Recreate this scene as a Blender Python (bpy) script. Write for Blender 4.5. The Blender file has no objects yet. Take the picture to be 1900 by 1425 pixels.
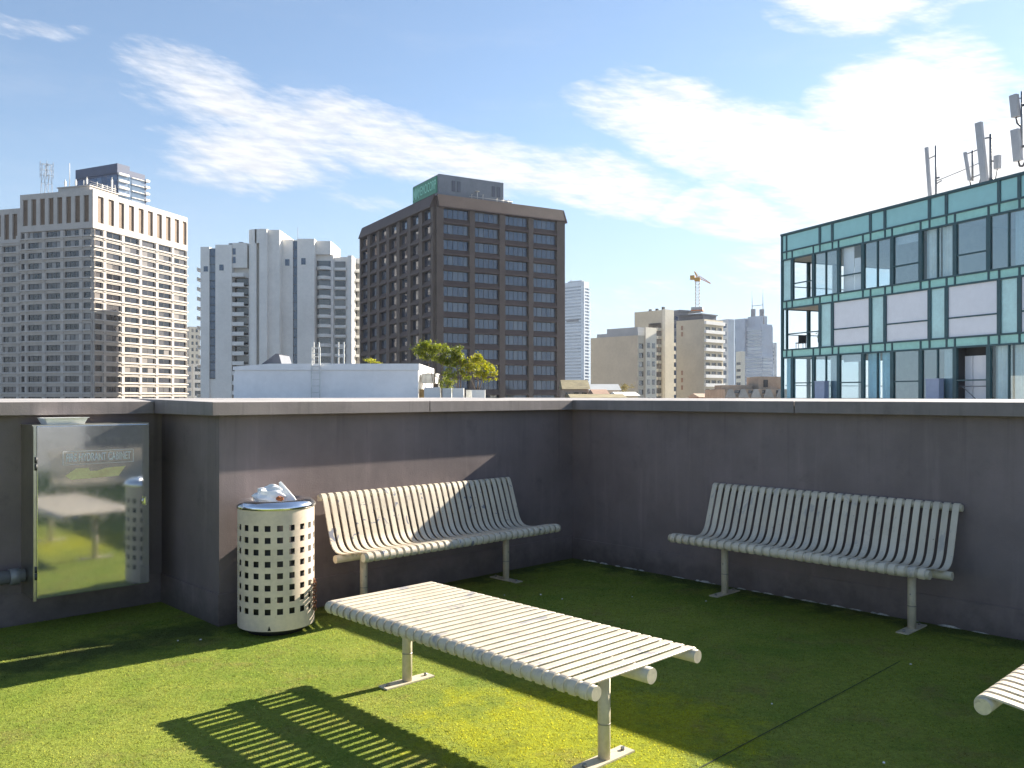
import bpy, math, random
import numpy as np
from mathutils import Vector, Matrix

R = math.radians
CX, CY = 0.595, 8.505            # corner of the two parapets
DROT = R(43.8)                   # bearing of the left parapet
random.seed(7)
scene = bpy.context.scene
col = scene.collection

# ------------------------------------------------------------------ camera
CAM_H = 1.6
cam_d = bpy.data.cameras.new('camera')
cam_d.sensor_width = 36.0
cam_d.lens = 36.0 * 1600 / 1900
cam_d.shift_y = 21.5 / 1900
cam_d.clip_start = 0.05
cam_d.clip_end = 8000
cam = bpy.data.objects.new('camera', cam_d)
cam.location = (0, 0, CAM_H)
cam.rotation_euler = (R(90), 0, 0)
col.objects.link(cam)
scene.camera = cam

# ------------------------------------------------------------------ light
SUN_AZ, SUN_EL = 52.8, 27.3           # degrees right of the view axis, above the horizon
sun_d = bpy.data.lights.new('sun', 'SUN')
sun_d.energy = 5.0
sun_d.angle = R(0.5)
sun_d.color = (1.0, 0.91, 0.76)
sun = bpy.data.objects.new('sun', sun_d)
sdir = Vector((math.sin(R(SUN_AZ)) * math.cos(R(SUN_EL)), math.cos(R(SUN_AZ)) * math.cos(R(SUN_EL)), math.sin(R(SUN_EL))))
sun.rotation_euler = sdir.to_track_quat('Z', 'Y').to_euler()
col.objects.link(sun)
scene.view_settings.view_transform = 'Standard'
scene.view_settings.look = 'None'
scene.view_settings.exposure = 1.66
scene.view_settings.gamma = 1.0
scene.cycles.volume_step_rate = 4.0
scene.cycles.max_bounces = 8
scene.cycles.volume_bounces = 0
scene.cycles.transparent_max_bounces = 12


class Nodes:
    """small helper to wire shader nodes"""
    def __init__(s, tree):
        s.t = tree
        tree.nodes.clear()

    def n(s, typ, **kw):
        nd = s.t.nodes.new(typ)
        for k, v in kw.items():
            setattr(nd, k, v)
        return nd

    def put(s, sock, v):
        if isinstance(v, bpy.types.NodeSocket):
            s.t.links.new(v, sock)
        elif v is not None:
            sock.default_value = v

    def m(s, op, a, b=None, c=None, clamp=False):
        nd = s.n('ShaderNodeMath', operation=op, use_clamp=clamp)
        for i, v in enumerate((a, b, c)):
            if v is not None:
                s.put(nd.inputs[i], v)
        return nd.outputs[0]

    def vm(s, op, a, b=None):
        nd = s.n('ShaderNodeVectorMath', operation=op)
        s.put(nd.inputs[0], a)
        if b is not None:
            s.put(nd.inputs[1], b)
        return nd.outputs[0]

    def ss(s, v, lo, hi):
        nd = s.n('ShaderNodeMapRange', interpolation_type='SMOOTHSTEP')
        s.put(nd.inputs['Value'], v)
        nd.inputs['From Min'].default_value = lo
        nd.inputs['From Max'].default_value = hi
        return nd.outputs['Result']

    def mix(s, f, a, b):
        nd = s.n('ShaderNodeMix', data_type='RGBA')
        s.put(nd.inputs[0], f)
        s.put(nd.inputs[6], a if isinstance(a, bpy.types.NodeSocket) else (*a[:3], 1))
        s.put(nd.inputs[7], b if isinstance(b, bpy.types.NodeSocket) else (*b[:3], 1))
        return nd.outputs[2]

    def noise(s, vec, scale, detail=4, rough=0.55, dist=0.0):
        nd = s.n('ShaderNodeTexNoise')
        if vec is not None:
            s.put(nd.inputs['Vector'], vec)
        nd.inputs['Scale'].default_value = scale
        nd.inputs['Detail'].default_value = detail
        nd.inputs['Roughness'].default_value = rough
        nd.inputs['Distortion'].default_value = dist
        return nd.outputs['Fac']

    def xyz(s, x, y, z=0.0):
        nd = s.n('ShaderNodeCombineXYZ')
        for i, v in enumerate((x, y, z)):
            s.put(nd.inputs[i], v)
        return nd.outputs[0]

    def sep(s, v):
        nd = s.n('ShaderNodeSeparateXYZ')
        s.put(nd.inputs[0], v)
        return nd.outputs


# ------------------------------------------------------------------ world: sky with clouds
world = bpy.data.worlds.new('World')
scene.world = world
world.use_nodes = True
W = Nodes(world.node_tree)
SKY_STRENGTH = 0.057
sky = W.n('ShaderNodeTexSky', sky_type='NISHITA')
sky.sun_disc = False
sky.sun_elevation = R(SUN_EL)
sky.sun_rotation = R(SUN_AZ)
sky.altitude = 50
sky.air_density = 1.0
sky.dust_density = 0.15
sky.ozone_density = 2.2
tc = W.n('ShaderNodeTexCoord')
dx, dy, dz = W.sep(tc.outputs['Generated'])
az = W.m('ARCTAN2', dx, dy)
el = W.m('ARCSINE', dz)
base = W.xyz(az, W.m('MULTIPLY', el, 1.7), 0.0)
wv = W.m('MULTIPLY', W.m('SUBTRACT', W.noise(base, 5.0, 4, 0.55), 0.5), 0.09)
wv2 = W.m('MULTIPLY', W.m('SUBTRACT', W.noise(W.vm('ADD', base, (7.3, 2.1, 4.0)), 8.0, 4, 0.55), 0.5), 0.055)
wa = W.m('ADD', az, wv)
we = W.m('ADD', el, wv2)


def cloud(cx, cy, rx, ry, rot, gain=1.0):
    ca, sa = math.cos(rot), math.sin(rot)
    px = W.m('SUBTRACT', wa, cx)
    py = W.m('SUBTRACT', we, cy)
    u = W.m('DIVIDE', W.m('ADD', W.m('MULTIPLY', px, ca), W.m('MULTIPLY', py, sa)), rx)
    v = W.m('DIVIDE', W.m('SUBTRACT', W.m('MULTIPLY', py, ca), W.m('MULTIPLY', px, sa)), ry)
    d = W.m('ADD', W.m('MULTIPLY', u, u), W.m('MULTIPLY', v, v))
    return W.m('MULTIPLY', W.m('SUBTRACT', 1.0, d, clamp=True), gain)


CLOUDS = [  # azimuth, elevation, half length, half height, tilt, gain
    (-0.335, 0.318, 0.120, 0.050, -0.18, 0.90), (-0.19, 0.292, 0.20, 0.048, -0.19, 0.95), (-0.29, 0.258, 0.13, 0.045, -0.05, 1.0),
    (-0.05, 0.262, 0.14, 0.038, -0.16, 0.95), (0.09, 0.242, 0.13, 0.040, -0.12, 1.05), (-0.51, 0.355, 0.06, 0.012, 0.1, 0.35),
    (0.19, 0.300, 0.14, 0.050, -0.32, 1.10), (0.31, 0.258, 0.17, 0.060, -0.30, 1.25), (0.42, 0.285, 0.12, 0.085, 0.10, 1.3),
    (0.42, 0.215, 0.17, 0.070, -0.15, 1.25), (0.26, 0.200, 0.12, 0.030, -0.20, 0.8), (0.385, 0.402, 0.10, 0.032, 0.0, 0.9), (0.46, 0.385, 0.06, 0.02, 0.2, 0.6),
    (0.19, 0.214, 0.05, 0.016, 0.3, 0.8), (0.54, 0.22, 0.12, 0.10, 0.0, 1.0), (0.33, 0.14, 0.14, 0.035, 0.0, 0.6),
    (0.08, 0.115, 0.14, 0.03, 0.0, 0.35), (0.18, 0.06, 0.22, 0.04, 0.0, 0.3), (-0.12, 0.215, 0.2, 0.02, -0.05, 0.3),
    (0.80, 0.35, 0.22, 0.15, 0.2, 0.6), (-0.95, 0.30, 0.3, 0.10, 0.1, 0.6), (-1.2, 0.7, 0.3, 0.15, 0.3, 0.4),
]
mask = None
for c in CLOUDS:
    k = cloud(*c)
    mask = k if mask is None else W.m('MAXIMUM', mask, k)
streak = W.xyz(W.m('ADD', az, W.m('MULTIPLY', el, 1.2)), W.m('MULTIPLY', W.m('ADD', el, W.m('MULTIPLY', az, 0.20)), 2.2))
n1 = W.noise(streak, 11.0, 10, 0.66, 0.25)
n2 = W.noise(W.xyz(W.m('ADD', W.m('MULTIPLY', az, 0.7), W.m('MULTIPLY', el, 1.1)), W.m('MULTIPLY', el, 3.2)), 42.0, 6, 0.62)
dens = W.m('ADD', mask, W.m('MULTIPLY', W.m('SUBTRACT', n1, 0.5), 2.0))
dens = W.m('ADD', dens, W.m('MULTIPLY', W.m('SUBTRACT', n2, 0.5), 0.75))
dens = W.m('MULTIPLY', dens, W.ss(mask, 0.0, 0.15))
alpha = W.m('MULTIPLY', W.ss(dens, 0.05, 1.05), 0.97)
veil = W.m('MULTIPLY', W.ss(W.noise(W.xyz(az, W.m('MULTIPLY', el, 4.0)), 3.0, 7, 0.65), 0.48, 0.85), 0.16)
alpha = W.m('MAXIMUM', alpha, veil)
low = W.m('SUBTRACT', 1.0, W.ss(el, 0.0, 0.30))                 # whitish air above the skyline
lowf = W.m('ADD', 0.07, W.m('MULTIPLY', low, 0.61))
dim = W.m('MULTIPLY', W.m('SUBTRACT', 1.0, W.m('MULTIPLY', low, 0.40)), SKY_STRENGTH)   # Nishita's horizon band is brighter than this hazy one
skyc = W.vm('MULTIPLY', sky.outputs[0], W.xyz(dim, dim, dim))
skyc = W.mix(lowf, skyc, (0.25, 0.315, 0.41))
shade = W.ss(n2, 0.35, 0.65)
sunside = W.ss(az, -0.3, 0.45)
bright = W.m('ADD', W.m('ADD', 0.285, W.m('MULTIPLY', shade, 0.05)), W.m('MULTIPLY', sunside, 0.045))
cloudc = W.vm('MULTIPLY', W.mix(sunside, (0.95, 0.98, 1.04), (1.0, 1.0, 1.0)), W.xyz(bright, bright, bright))
final = W.mix(alpha, skyc, cloudc)
bg = W.n('ShaderNodeBackground')
W.put(bg.inputs['Color'], final)
bg.inputs['Strength'].default_value = 1.0
wo = W.n('ShaderNodeOutputWorld')
world.node_tree.links.new(bg.outputs[0], wo.inputs['Surface'])

# ------------------------------------------------------------------ materials
MATS = {}


def mat(name, color, rough=0.6, metal=0.0, var=0.12, scale=3.0, bump=0.0, bscale=40.0, spec=0.5, ior=1.5, stain=None, coat=0.0):
    """painted / mineral surface: base colour with soft mottling, optional stains and bump"""
    m_ = bpy.data.materials.new(name)
    m_.use_nodes = True
    N = Nodes(m_.node_tree)
    t = N.n('ShaderNodeTexCoord').outputs['Object']
    f = N.noise(t, scale, 6, 0.6)
    f2 = N.noise(t, scale * 7.3, 4, 0.6)
    f = N.m('ADD', N.m('MULTIPLY', f, 0.65), N.m('MULTIPLY', f2, 0.35))
    dark = tuple(c * (1 - var * 1.6) for c in color)
    lite = tuple(min(1, c * (1 + var * 1.6)) for c in color)
    c_ = N.mix(N.ss(f, 0.3, 0.7), dark, lite)
    if stain:
        sc, lo, hi, scol = stain
        g = N.ss(N.noise(t, sc, 7, 0.65, 0.4), lo, hi)
        c_ = N.mix(g, c_, scol)
    p = N.n('ShaderNodeBsdfPrincipled')
    N.put(p.inputs['Base Color'], c_)
    p.inputs['Metallic'].default_value = metal
    N.put(p.inputs['Roughness'], N.m('ADD', rough - 0.06, N.m('MULTIPLY', f2, 0.12)))
    p.inputs['IOR'].default_value = ior
    p.inputs['Specular IOR Level'].default_value = spec
    p.inputs['Coat Weight'].default_value = coat
    if bump > 0:
        b = N.n('ShaderNodeBump')
        b.inputs['Strength'].default_value = bump
        b.inputs['Distance'].default_value = 0.01
        N.put(b.inputs['Height'], N.noise(t, bscale, 5, 0.65))
        m_.node_tree.links.new(b.outputs[0], p.inputs['Normal'])
    o = N.n('ShaderNodeOutputMaterial')
    m_.node_tree.links.new(p.outputs[0], o.inputs['Surface'])
    MATS[name] = m_
    return m_


def glass_mat(name, cols, ior=2.2, rough=0.05, tint=(1, 1, 1)):
    """facade glazing: each pane shows its own mix of dark room, grey blind or pale curtain under a reflective sheet"""
    m_ = bpy.data.materials.new(name)
    m_.use_nodes = True
    N = Nodes(m_.node_tree)
    oi = N.n('ShaderNodeObjectInfo').outputs['Random']
    isl = N.n('ShaderNodeNewGeometry').outputs['Random Per Island']
    r = N.m('FRACT', N.m('ADD', N.m('MULTIPLY', oi, 7.31), N.m('MULTIPLY', isl, 3.17)))
    cr = N.n('ShaderNodeValToRGB')
    cr.color_ramp.interpolation = 'CONSTANT'
    el_ = cr.color_ramp.elements
    el_[0].position = 0.0
    el_[0].color = (*cols[0][1], 1)
    el_[1].position = cols[1][0]
    el_[1].color = (*cols[1][1], 1)
    for pos, c in cols[2:]:
        e = el_.new(pos)
        e.color = (*c, 1)
    N.put(cr.inputs[0], r)
    p = N.n('ShaderNodeBsdfPrincipled')
    N.put(p.inputs['Base Color'], cr.outputs[0])
    p.inputs['Roughness'].default_value = rough
    p.inputs['IOR'].default_value = ior
    p.inputs['Specular Tint'].default_value = (*tint, 1)
    b = N.n('ShaderNodeBump')
    b.inputs['Strength'].default_value = 0.04
    N.put(b.inputs['Height'], N.noise(N.n('ShaderNodeTexCoord').outputs['Object'], 0.6, 2))
    m_.node_tree.links.new(b.outputs[0], p.inputs['Normal'])
    o = N.n('ShaderNodeOutputMaterial')
    m_.node_tree.links.new(p.outputs[0], o.inputs['Surface'])
    MATS[name] = m_
    return m_


def clear_glass(name, tint, refl):
    m_ = bpy.data.materials.new(name)
    m_.use_nodes = True
    N = Nodes(m_.node_tree)
    tr = N.n('ShaderNodeBsdfTransparent')
    tr.inputs[0].default_value = (*tint, 1)
    gl = N.n('ShaderNodeBsdfGlossy')
    gl.inputs['Roughness'].default_value = 0.02
    gl.inputs['Color'].default_value = (0.9, 1.0, 1.0, 1)
    fr = N.n('ShaderNodeLayerWeight')                          # same from both sides of the sheet
    fr.inputs['Blend'].default_value = 0.5
    f = N.m('ADD', N.m('MULTIPLY', N.m('POWER', fr.outputs['Facing'], 3.5), 0.6), refl, clamp=True)
    mx = N.n('ShaderNodeMixShader')
    N.put(mx.inputs[0], f)
    m_.node_tree.links.new(tr.outputs[0], mx.inputs[1])
    m_.node_tree.links.new(gl.outputs[0], mx.inputs[2])
    o = N.n('ShaderNodeOutputMaterial')
    m_.node_tree.links.new(mx.outputs[0], o.inputs['Surface'])
    MATS[name] = m_
    return m_


def turf_mat(name='turf', through=0.0):
    m_ = bpy.data.materials.new(name)
    m_.use_nodes = True
    N = Nodes(m_.node_tree)
    t = N.n('ShaderNodeTexCoord').outputs['Object']
    x, y, z = N.sep(t)
    big = N.ss(N.noise(t, 0.9, 5, 0.6), 0.35, 0.68)
    mid = N.ss(N.noise(t, 4.5, 6, 0.65), 0.35, 0.7)
    fine = N.ss(N.noise(t, 75.0, 4, 0.75), 0.30, 0.70)
    fine2 = N.ss(N.noise(t, 190.0, 3, 0.7), 0.30, 0.70)
    clump = N.ss(N.noise(t, 26.0, 5, 0.7), 0.30, 0.70)
    c = N.mix(big, (0.125, 0.185, 0.024), (0.205, 0.245, 0.036))
    c = N.mix(N.m('MULTIPLY', mid, 0.45), c, (0.250, 0.265, 0.055))
    # yellow moss in the middle, near the table
    dxm = N.m('SUBTRACT', x, 0.35)
    dym = N.m('SUBTRACT', y, 4.15)
    g = N.m('SUBTRACT', 1.0, N.m('ADD', N.m('MULTIPLY', N.m('MULTIPLY', dxm, dxm), 0.75), N.m('MULTIPLY', N.m('MULTIPLY', dym, dym), 1.1)), clamp=True)
    moss = N.m('MULTIPLY', N.ss(N.m('ADD', g, N.m('MULTIPLY', N.m('SUBTRACT', N.noise(t, 4.0, 8, 0.72), 0.5), 2.6)), 0.30, 0.95), 0.75)
    c = N.mix(moss, c, (0.300, 0.315, 0.010))
    brown = N.m('MULTIPLY', N.ss(N.noise(N.vm('ADD', t, (3.1, 8.2, 0)), 2.3, 9, 0.74), 0.51, 0.70), 0.7)
    c = N.mix(brown, c, (0.190, 0.155, 0.055))
    dirt = N.m('MULTIPLY', N.ss(N.noise(N.vm('ADD', t, (9.1, 1.2, 0)), 1.3, 8, 0.7), 0.56, 0.74), 0.4)
    c = N.mix(dirt, c, (0.060, 0.085, 0.018))
    spk = N.m('MULTIPLY', N.ss(N.noise(t, 24.0, 3, 0.75), 0.655, 0.72), 0.85)
    c = N.mix(spk, c, (0.020, 0.030, 0.012))
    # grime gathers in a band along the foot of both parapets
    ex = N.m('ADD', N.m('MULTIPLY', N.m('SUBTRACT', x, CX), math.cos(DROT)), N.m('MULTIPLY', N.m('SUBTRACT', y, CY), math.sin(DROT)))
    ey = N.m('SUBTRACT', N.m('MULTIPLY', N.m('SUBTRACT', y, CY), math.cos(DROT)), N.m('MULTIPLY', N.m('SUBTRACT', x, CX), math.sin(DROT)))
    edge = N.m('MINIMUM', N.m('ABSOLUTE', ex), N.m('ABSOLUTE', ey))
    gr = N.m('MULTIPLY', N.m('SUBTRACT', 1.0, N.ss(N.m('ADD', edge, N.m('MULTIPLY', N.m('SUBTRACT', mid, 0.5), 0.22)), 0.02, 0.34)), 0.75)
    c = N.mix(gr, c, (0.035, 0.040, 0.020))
    isl = N.n('ShaderNodeNewGeometry').outputs['Random Per Island']
    fl = N.m('ADD', 0.50, N.m('ADD', N.m('MULTIPLY', N.m('ADD', fine, fine2), 0.42), N.m('MULTIPLY', clump, 0.40)))
    fl = N.m('MULTIPLY', fl, N.m('ADD', 0.72, N.m('MULTIPLY', isl, 0.60)))
    c = N.vm('MULTIPLY', c, N.xyz(fl, fl, fl))
    p = N.n('ShaderNodeBsdfPrincipled')
    N.put(p.inputs['Base Color'], c)
    p.inputs['Roughness'].default_value = 0.8
    p.inputs['Specular IOR Level'].default_value = 0.10
    p.inputs['Sheen Weight'].default_value = 0.12
    p.inputs['Sheen Roughness'].default_value = 0.4
    p.inputs['Sheen Tint'].default_value = (0.75, 0.95, 0.25, 1)
    b = N.n('ShaderNodeBump')
    b.inputs['Strength'].default_value = 0.9
    b.inputs['Distance'].default_value = 0.006
    N.put(b.inputs['Height'], N.m('ADD', fine, N.m('ADD', N.m('MULTIPLY', fine2, 0.6), N.m('MULTIPLY', N.noise(t, 12.0, 4), 1.6))))
    m_.node_tree.links.new(b.outputs[0], p.inputs['Normal'])
    o = N.n('ShaderNodeOutputMaterial')
    if through > 0:                                            # thin fibres let low sun through
        tr = N.n('ShaderNodeBsdfTranslucent')
        N.put(tr.inputs[0], N.vm('MULTIPLY', c, (2.1, 1.8, 2.0)))
        mx = N.n('ShaderNodeMixShader')
        mx.inputs[0].default_value = through
        m_.node_tree.links.new(p.outputs[0], mx.inputs[1])
        m_.node_tree.links.new(tr.outputs[0], mx.inputs[2])
        m_.node_tree.links.new(mx.outputs[0], o.inputs['Surface'])
    else:
        m_.node_tree.links.new(p.outputs[0], o.inputs['Surface'])
    MATS[name] = m_
    return m_


def slat_mat(name, seed, blue):
    """cream powder coat with grey scuffs, scratched graffiti and chips"""
    m_ = bpy.data.materials.new(name)
    m_.use_nodes = True
    N = Nodes(m_.node_tree)
    t = N.n('ShaderNodeTexCoord').outputs['Object']
    ts = N.vm('ADD', t, (seed, seed * 1.7, seed * 0.3))
    c = N.mix(N.ss(N.noise(ts, 5.0, 5, 0.6), 0.3, 0.7), (0.55, 0.475, 0.37), (0.65, 0.575, 0.455))
    sc = N.m('MULTIPLY', N.ss(N.noise(N.vm('MULTIPLY', ts, (1.0, 0.6, 0.6)), 7.0, 8, 0.7, 0.8), 0.56, 0.66), 0.55 if blue != 0.25 else 0.85)
    c = N.mix(sc, c, (0.27, 0.27, 0.30))
    isl = N.n('ShaderNodeNewGeometry').outputs['Random Per Island']
    per = N.m('MULTIPLY', N.ss(isl, 0.35, 1.0), 0.22)
    c = N.mix(per, c, (0.36, 0.33, 0.27))
    g = N.m('MULTIPLY', N.ss(N.noise(N.vm('ADD', ts, (4, 4, 4)), 9.0, 3, 0.5, 1.5), 0.63, 0.67), blue)
    c = N.mix(g, c, (0.055, 0.085, 0.18))
    chip = N.ss(N.noise(ts, 55.0, 4, 0.7), 0.66, 0.70)
    c = N.mix(N.m('MULTIPLY', chip, 0.8), c, (0.12, 0.09, 0.07))
    p = N.n('ShaderNodeBsdfPrincipled')
    N.put(p.inputs['Base Color'], c)
    p.inputs['Roughness'].default_value = 0.42
    b = N.n('ShaderNodeBump')
    b.inputs['Strength'].default_value = 0.12
    b.inputs['Distance'].default_value = 0.004
    N.put(b.inputs['Height'], N.noise(ts, 60.0, 4))
    m_.node_tree.links.new(b.outputs[0], p.inputs['Normal'])
    o = N.n('ShaderNodeOutputMaterial')
    m_.node_tree.links.new(p.outputs[0], o.inputs['Surface'])
    MATS[name] = m_
    return m_


def wall_mat(name, color, scale=1.0):
    """painted render: trowel marks, grime, a few pale scuffs"""
    m_ = bpy.data.materials.new(name)
    m_.use_nodes = True
    N = Nodes(m_.node_tree)
    t = N.n('ShaderNodeTexCoord').outputs['Object']
    x, y, z = N.sep(t)
    c = N.mix(N.ss(N.noise(t, 1.6, 7, 0.65), 0.3, 0.7), tuple(v * 0.86 for v in color), tuple(v * 1.14 for v in color))
    run = N.noise(N.xyz(N.m('MULTIPLY', N.m('ADD', x, y), 9.0), N.m('MULTIPLY', z, 0.7), 1.0), 1.0, 5, 0.6)
    c = N.mix(N.m('MULTIPLY', N.ss(run, 0.52, 0.8), 0.42), c, tuple(v * 1.6 + 0.01 for v in color))
    chip = N.m('MULTIPLY', N.ss(N.noise(t, 26.0, 5, 0.7), 0.73, 0.78), 0.5)
    c = N.mix(chip, c, (0.30, 0.29, 0.28))
    dk = N.m('MULTIPLY', N.ss(N.noise(N.vm('ADD', t, (5, 3, 1)), 3.4, 8, 0.7), 0.55, 0.75), 0.5)
    c = N.mix(dk, c, tuple(v * 0.45 for v in color))
    drip = N.noise(N.xyz(N.m('MULTIPLY', x, 14.0), N.m('MULTIPLY', y, 14.0), N.m('MULTIPLY', z, 0.5)), 1.0, 4, 0.65)
    c = N.mix(N.m('MULTIPLY', N.m('MULTIPLY', N.ss(drip, 0.54, 0.72), N.ss(z, 0.55, 1.5)), 0.34), c, tuple(v * 0.42 for v in color))
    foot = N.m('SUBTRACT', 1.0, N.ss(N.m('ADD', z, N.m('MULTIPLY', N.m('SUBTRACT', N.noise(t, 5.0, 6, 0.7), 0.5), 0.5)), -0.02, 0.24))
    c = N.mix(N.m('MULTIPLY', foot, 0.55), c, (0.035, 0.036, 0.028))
    pat = N.m('MULTIPLY', N.ss(N.noise(N.vm('ADD', t, (2.2, 7.7, 3.1)), 0.8, 2, 0.4), 0.56, 0.60), 0.10)
    c = N.mix(pat, c, tuple(min(1, v * 1.7) for v in color))
    p = N.n('ShaderNodeBsdfPrincipled')
    N.put(p.inputs['Base Color'], c)
    N.put(p.inputs['Roughness'], N.m('ADD', 0.42, N.m('MULTIPLY', N.noise(t, 7.0, 5), 0.25)))
    p.inputs['Specular IOR Level'].default_value = 0.45
    b = N.n('ShaderNodeBump')
    b.inputs['Strength'].default_value = 0.25
    b.inputs['Distance'].default_value = 0.006
    N.put(b.inputs['Height'], N.m('ADD', N.noise(t, 90.0, 5, 0.7), N.m('MULTIPLY', N.noise(t, 7.0, 4), 1.5)))
    m_.node_tree.links.new(b.outputs[0], p.inputs['Normal'])
    o = N.n('ShaderNodeOutputMaterial')
    m_.node_tree.links.new(p.outputs[0], o.inputs['Surface'])
    MATS[name] = m_
    return m_


def leaf_mat(name, a, b_):
    m_ = bpy.data.materials.new(name)
    m_.use_nodes = True
    N = Nodes(m_.node_tree)
    isl = N.n('ShaderNodeNewGeometry').outputs['Random Per Island']
    c = N.mix(isl, a, b_)
    d = N.n('ShaderNodeBsdfPrincipled')
    N.put(d.inputs['Base Color'], c)
    d.inputs['Roughness'].default_value = 0.5
    tr = N.n('ShaderNodeBsdfTranslucent')
    N.put(tr.inputs[0], N.vm('MULTIPLY', c, (1.9, 1.9, 0.9)))
    mx = N.n('ShaderNodeMixShader')
    mx.inputs[0].default_value = 0.45
    m_.node_tree.links.new(d.outputs[0], mx.inputs[1])
    m_.node_tree.links.new(tr.outputs[0], mx.inputs[2])
    o = N.n('ShaderNodeOutputMaterial')
    m_.node_tree.links.new(mx.outputs[0], o.inputs['Surface'])
    MATS[name] = m_
    return m_


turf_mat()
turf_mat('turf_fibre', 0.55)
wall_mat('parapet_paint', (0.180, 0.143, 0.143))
wall_mat('coping_sunlit_top', (0.40, 0.375, 0.36))  # paler than the coping sides: sunlight on the top painted into the colour
wall_mat('coping_paint', (0.20, 0.172, 0.168))
slat_mat('slat_a', 1.3, 0.75)
slat_mat('slat_b', 5.7, 0.12)
slat_mat('slat_table', 11.9, 0.25)
slat_mat('slat_c', 17.1, 0.1)
mat('cream_tube', (0.56, 0.50, 0.385), 0.45, var=0.10, scale=8, bump=0.1, stain=(9.0, 0.62, 0.72, (0.25, 0.21, 0.16)))
mat('bin_paint', (0.68, 0.56, 0.45), 0.45, var=0.08, scale=5, stain=(6.0, 0.63, 0.74, (0.34, 0.27, 0.18)))
mat('bin_liner', (0.035, 0.034, 0.033), 0.7, var=0.3)
mat('chrome', (0.82, 0.83, 0.86), 0.13, metal=1.0, var=0.05, scale=9)
mat('black', (0.012, 0.012, 0.013), 0.7)
mat('white_plastic', (0.80, 0.80, 0.80), 0.4, var=0.05)
mat('paper', (0.78, 0.78, 0.77), 0.8, var=0.05)
mat('orange', (0.36, 0.11, 0.03), 0.5)
mat('rust', (0.19, 0.07, 0.03), 0.8, var=0.4, scale=30)
mat('steel_box', (0.60, 0.60, 0.61), 0.065, metal=0.85, var=0.05, scale=3)
mat('steel_edge', (0.60, 0.58, 0.50), 0.32, metal=1.0, var=0.08)
mat('zinc_pipe', (0.24, 0.24, 0.25), 0.5, metal=0.3, var=0.12)
mat('reflection_yellow', (0.98, 0.76, 0.42), 0.6, var=0.10, scale=14)  # colour of a sunlit patch as mirrored in the cabinet door
mat('faded_sign', (0.36, 0.37, 0.42), 0.25, var=0.12, scale=12)
mat('faded_letter', (0.95, 0.90, 0.92), 0.5, var=0.15, scale=9)
mat('seal', (0.42, 0.40, 0.36), 0.9, var=0.4, scale=20)
mat('crust', (0.34, 0.33, 0.30), 0.9, var=0.3, scale=30)
mat('seam', (0.012, 0.020, 0.008), 0.95)
mat('bolt', (0.30, 0.29, 0.27), 0.4, metal=0.9)
mat('ground', (0.13, 0.13, 0.12), 0.9, var=0.3, scale=0.02)
mat('concrete', (0.36, 0.35, 0.33), 0.85, var=0.15, scale=0.3)
mat('hotel_wall', (0.49, 0.45, 0.41), 0.75, var=0.07, scale=0.25)
mat('hotel_louvre', (0.155, 0.095, 0.055), 0.6, var=0.12, scale=0.6)
mat('brown_wall', (0.082, 0.050, 0.040), 0.6, var=0.12, scale=0.4)
mat('brown_pier', (0.104, 0.076, 0.063), 0.65, var=0.12, scale=0.4)
mat('penthouse', (0.20, 0.215, 0.24), 0.6, var=0.08, scale=0.5)
mat('sign_green', (0.04, 0.26, 0.15), 0.5, var=0.06)
mat('sign_letter', (0.30, 0.72, 0.55), 0.5, var=0.06)
mat('white_wall', (0.82, 0.79, 0.74), 0.75, var=0.05, scale=0.15)
mat('white_band', (0.82, 0.80, 0.76), 0.7, var=0.05, scale=0.3)
mat('shed_white', (0.86, 0.85, 0.85), 0.6, var=0.05, scale=0.5)
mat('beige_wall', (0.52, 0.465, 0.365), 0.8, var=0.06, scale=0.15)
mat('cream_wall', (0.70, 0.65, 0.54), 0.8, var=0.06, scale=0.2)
mat('slate_wall', (0.10, 0.11, 0.14), 0.5, var=0.10, scale=0.3)
mat('navy_screen', (0.012, 0.032, 0.100), 0.55, var=0.1, scale=0.3)
mat('grey_wall', (0.36, 0.38, 0.40), 0.7, var=0.06, scale=0.2)
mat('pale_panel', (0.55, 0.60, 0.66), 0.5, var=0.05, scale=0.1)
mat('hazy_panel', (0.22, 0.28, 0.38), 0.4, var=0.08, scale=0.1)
mat('brick', (0.32, 0.20, 0.14), 0.85, var=0.14, scale=0.6)
mat('roof_tile', (0.25, 0.21, 0.12), 0.85, var=0.25, scale=0.8)
mat('sandstone', (0.42, 0.32, 0.24), 0.85, var=0.12, scale=0.6)
mat('dark_frame', (0.045, 0.045, 0.048), 0.5)
mat('teal_frame', (0.030, 0.085, 0.100), 0.45, var=0.1)
mat('white_frame', (0.62, 0.62, 0.60), 0.5)
mat('teal_panel', (0.30, 0.60, 0.59), 0.10, var=0.04, scale=0.4, ior=1.75)
mat('teal_band', (0.32, 0.64, 0.56), 0.12, var=0.08, scale=0.6, ior=1.7)
mat('teal_pale', (0.50, 0.76, 0.75), 0.12, var=0.07, scale=0.8, ior=1.7)
mat('blind_white', (0.80, 0.81, 0.85), 0.35, var=0.03, scale=0.5, ior=1.6)
mat('curtain_blue', (0.28, 0.56, 0.70), 0.8, var=0.08, scale=1.2)
mat('curtain_pale', (0.66, 0.76, 0.77), 0.8, var=0.06, scale=1.2)
mat('room_wall', (0.52, 0.49, 0.46), 0.9, var=0.06)
mat('room_dark', (0.045, 0.045, 0.05), 0.9, var=0.1)
mat('planter_blue', (0.30, 0.36, 0.50), 0.5, var=0.06)
mat('planter_white', (0.72, 0.72, 0.70), 0.6, var=0.05, scale=2)
mat('timber', (0.28, 0.20, 0.09), 0.7, var=0.2, scale=4)
mat('bark', (0.17, 0.12, 0.08), 0.85, var=0.2, scale=9)
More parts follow.
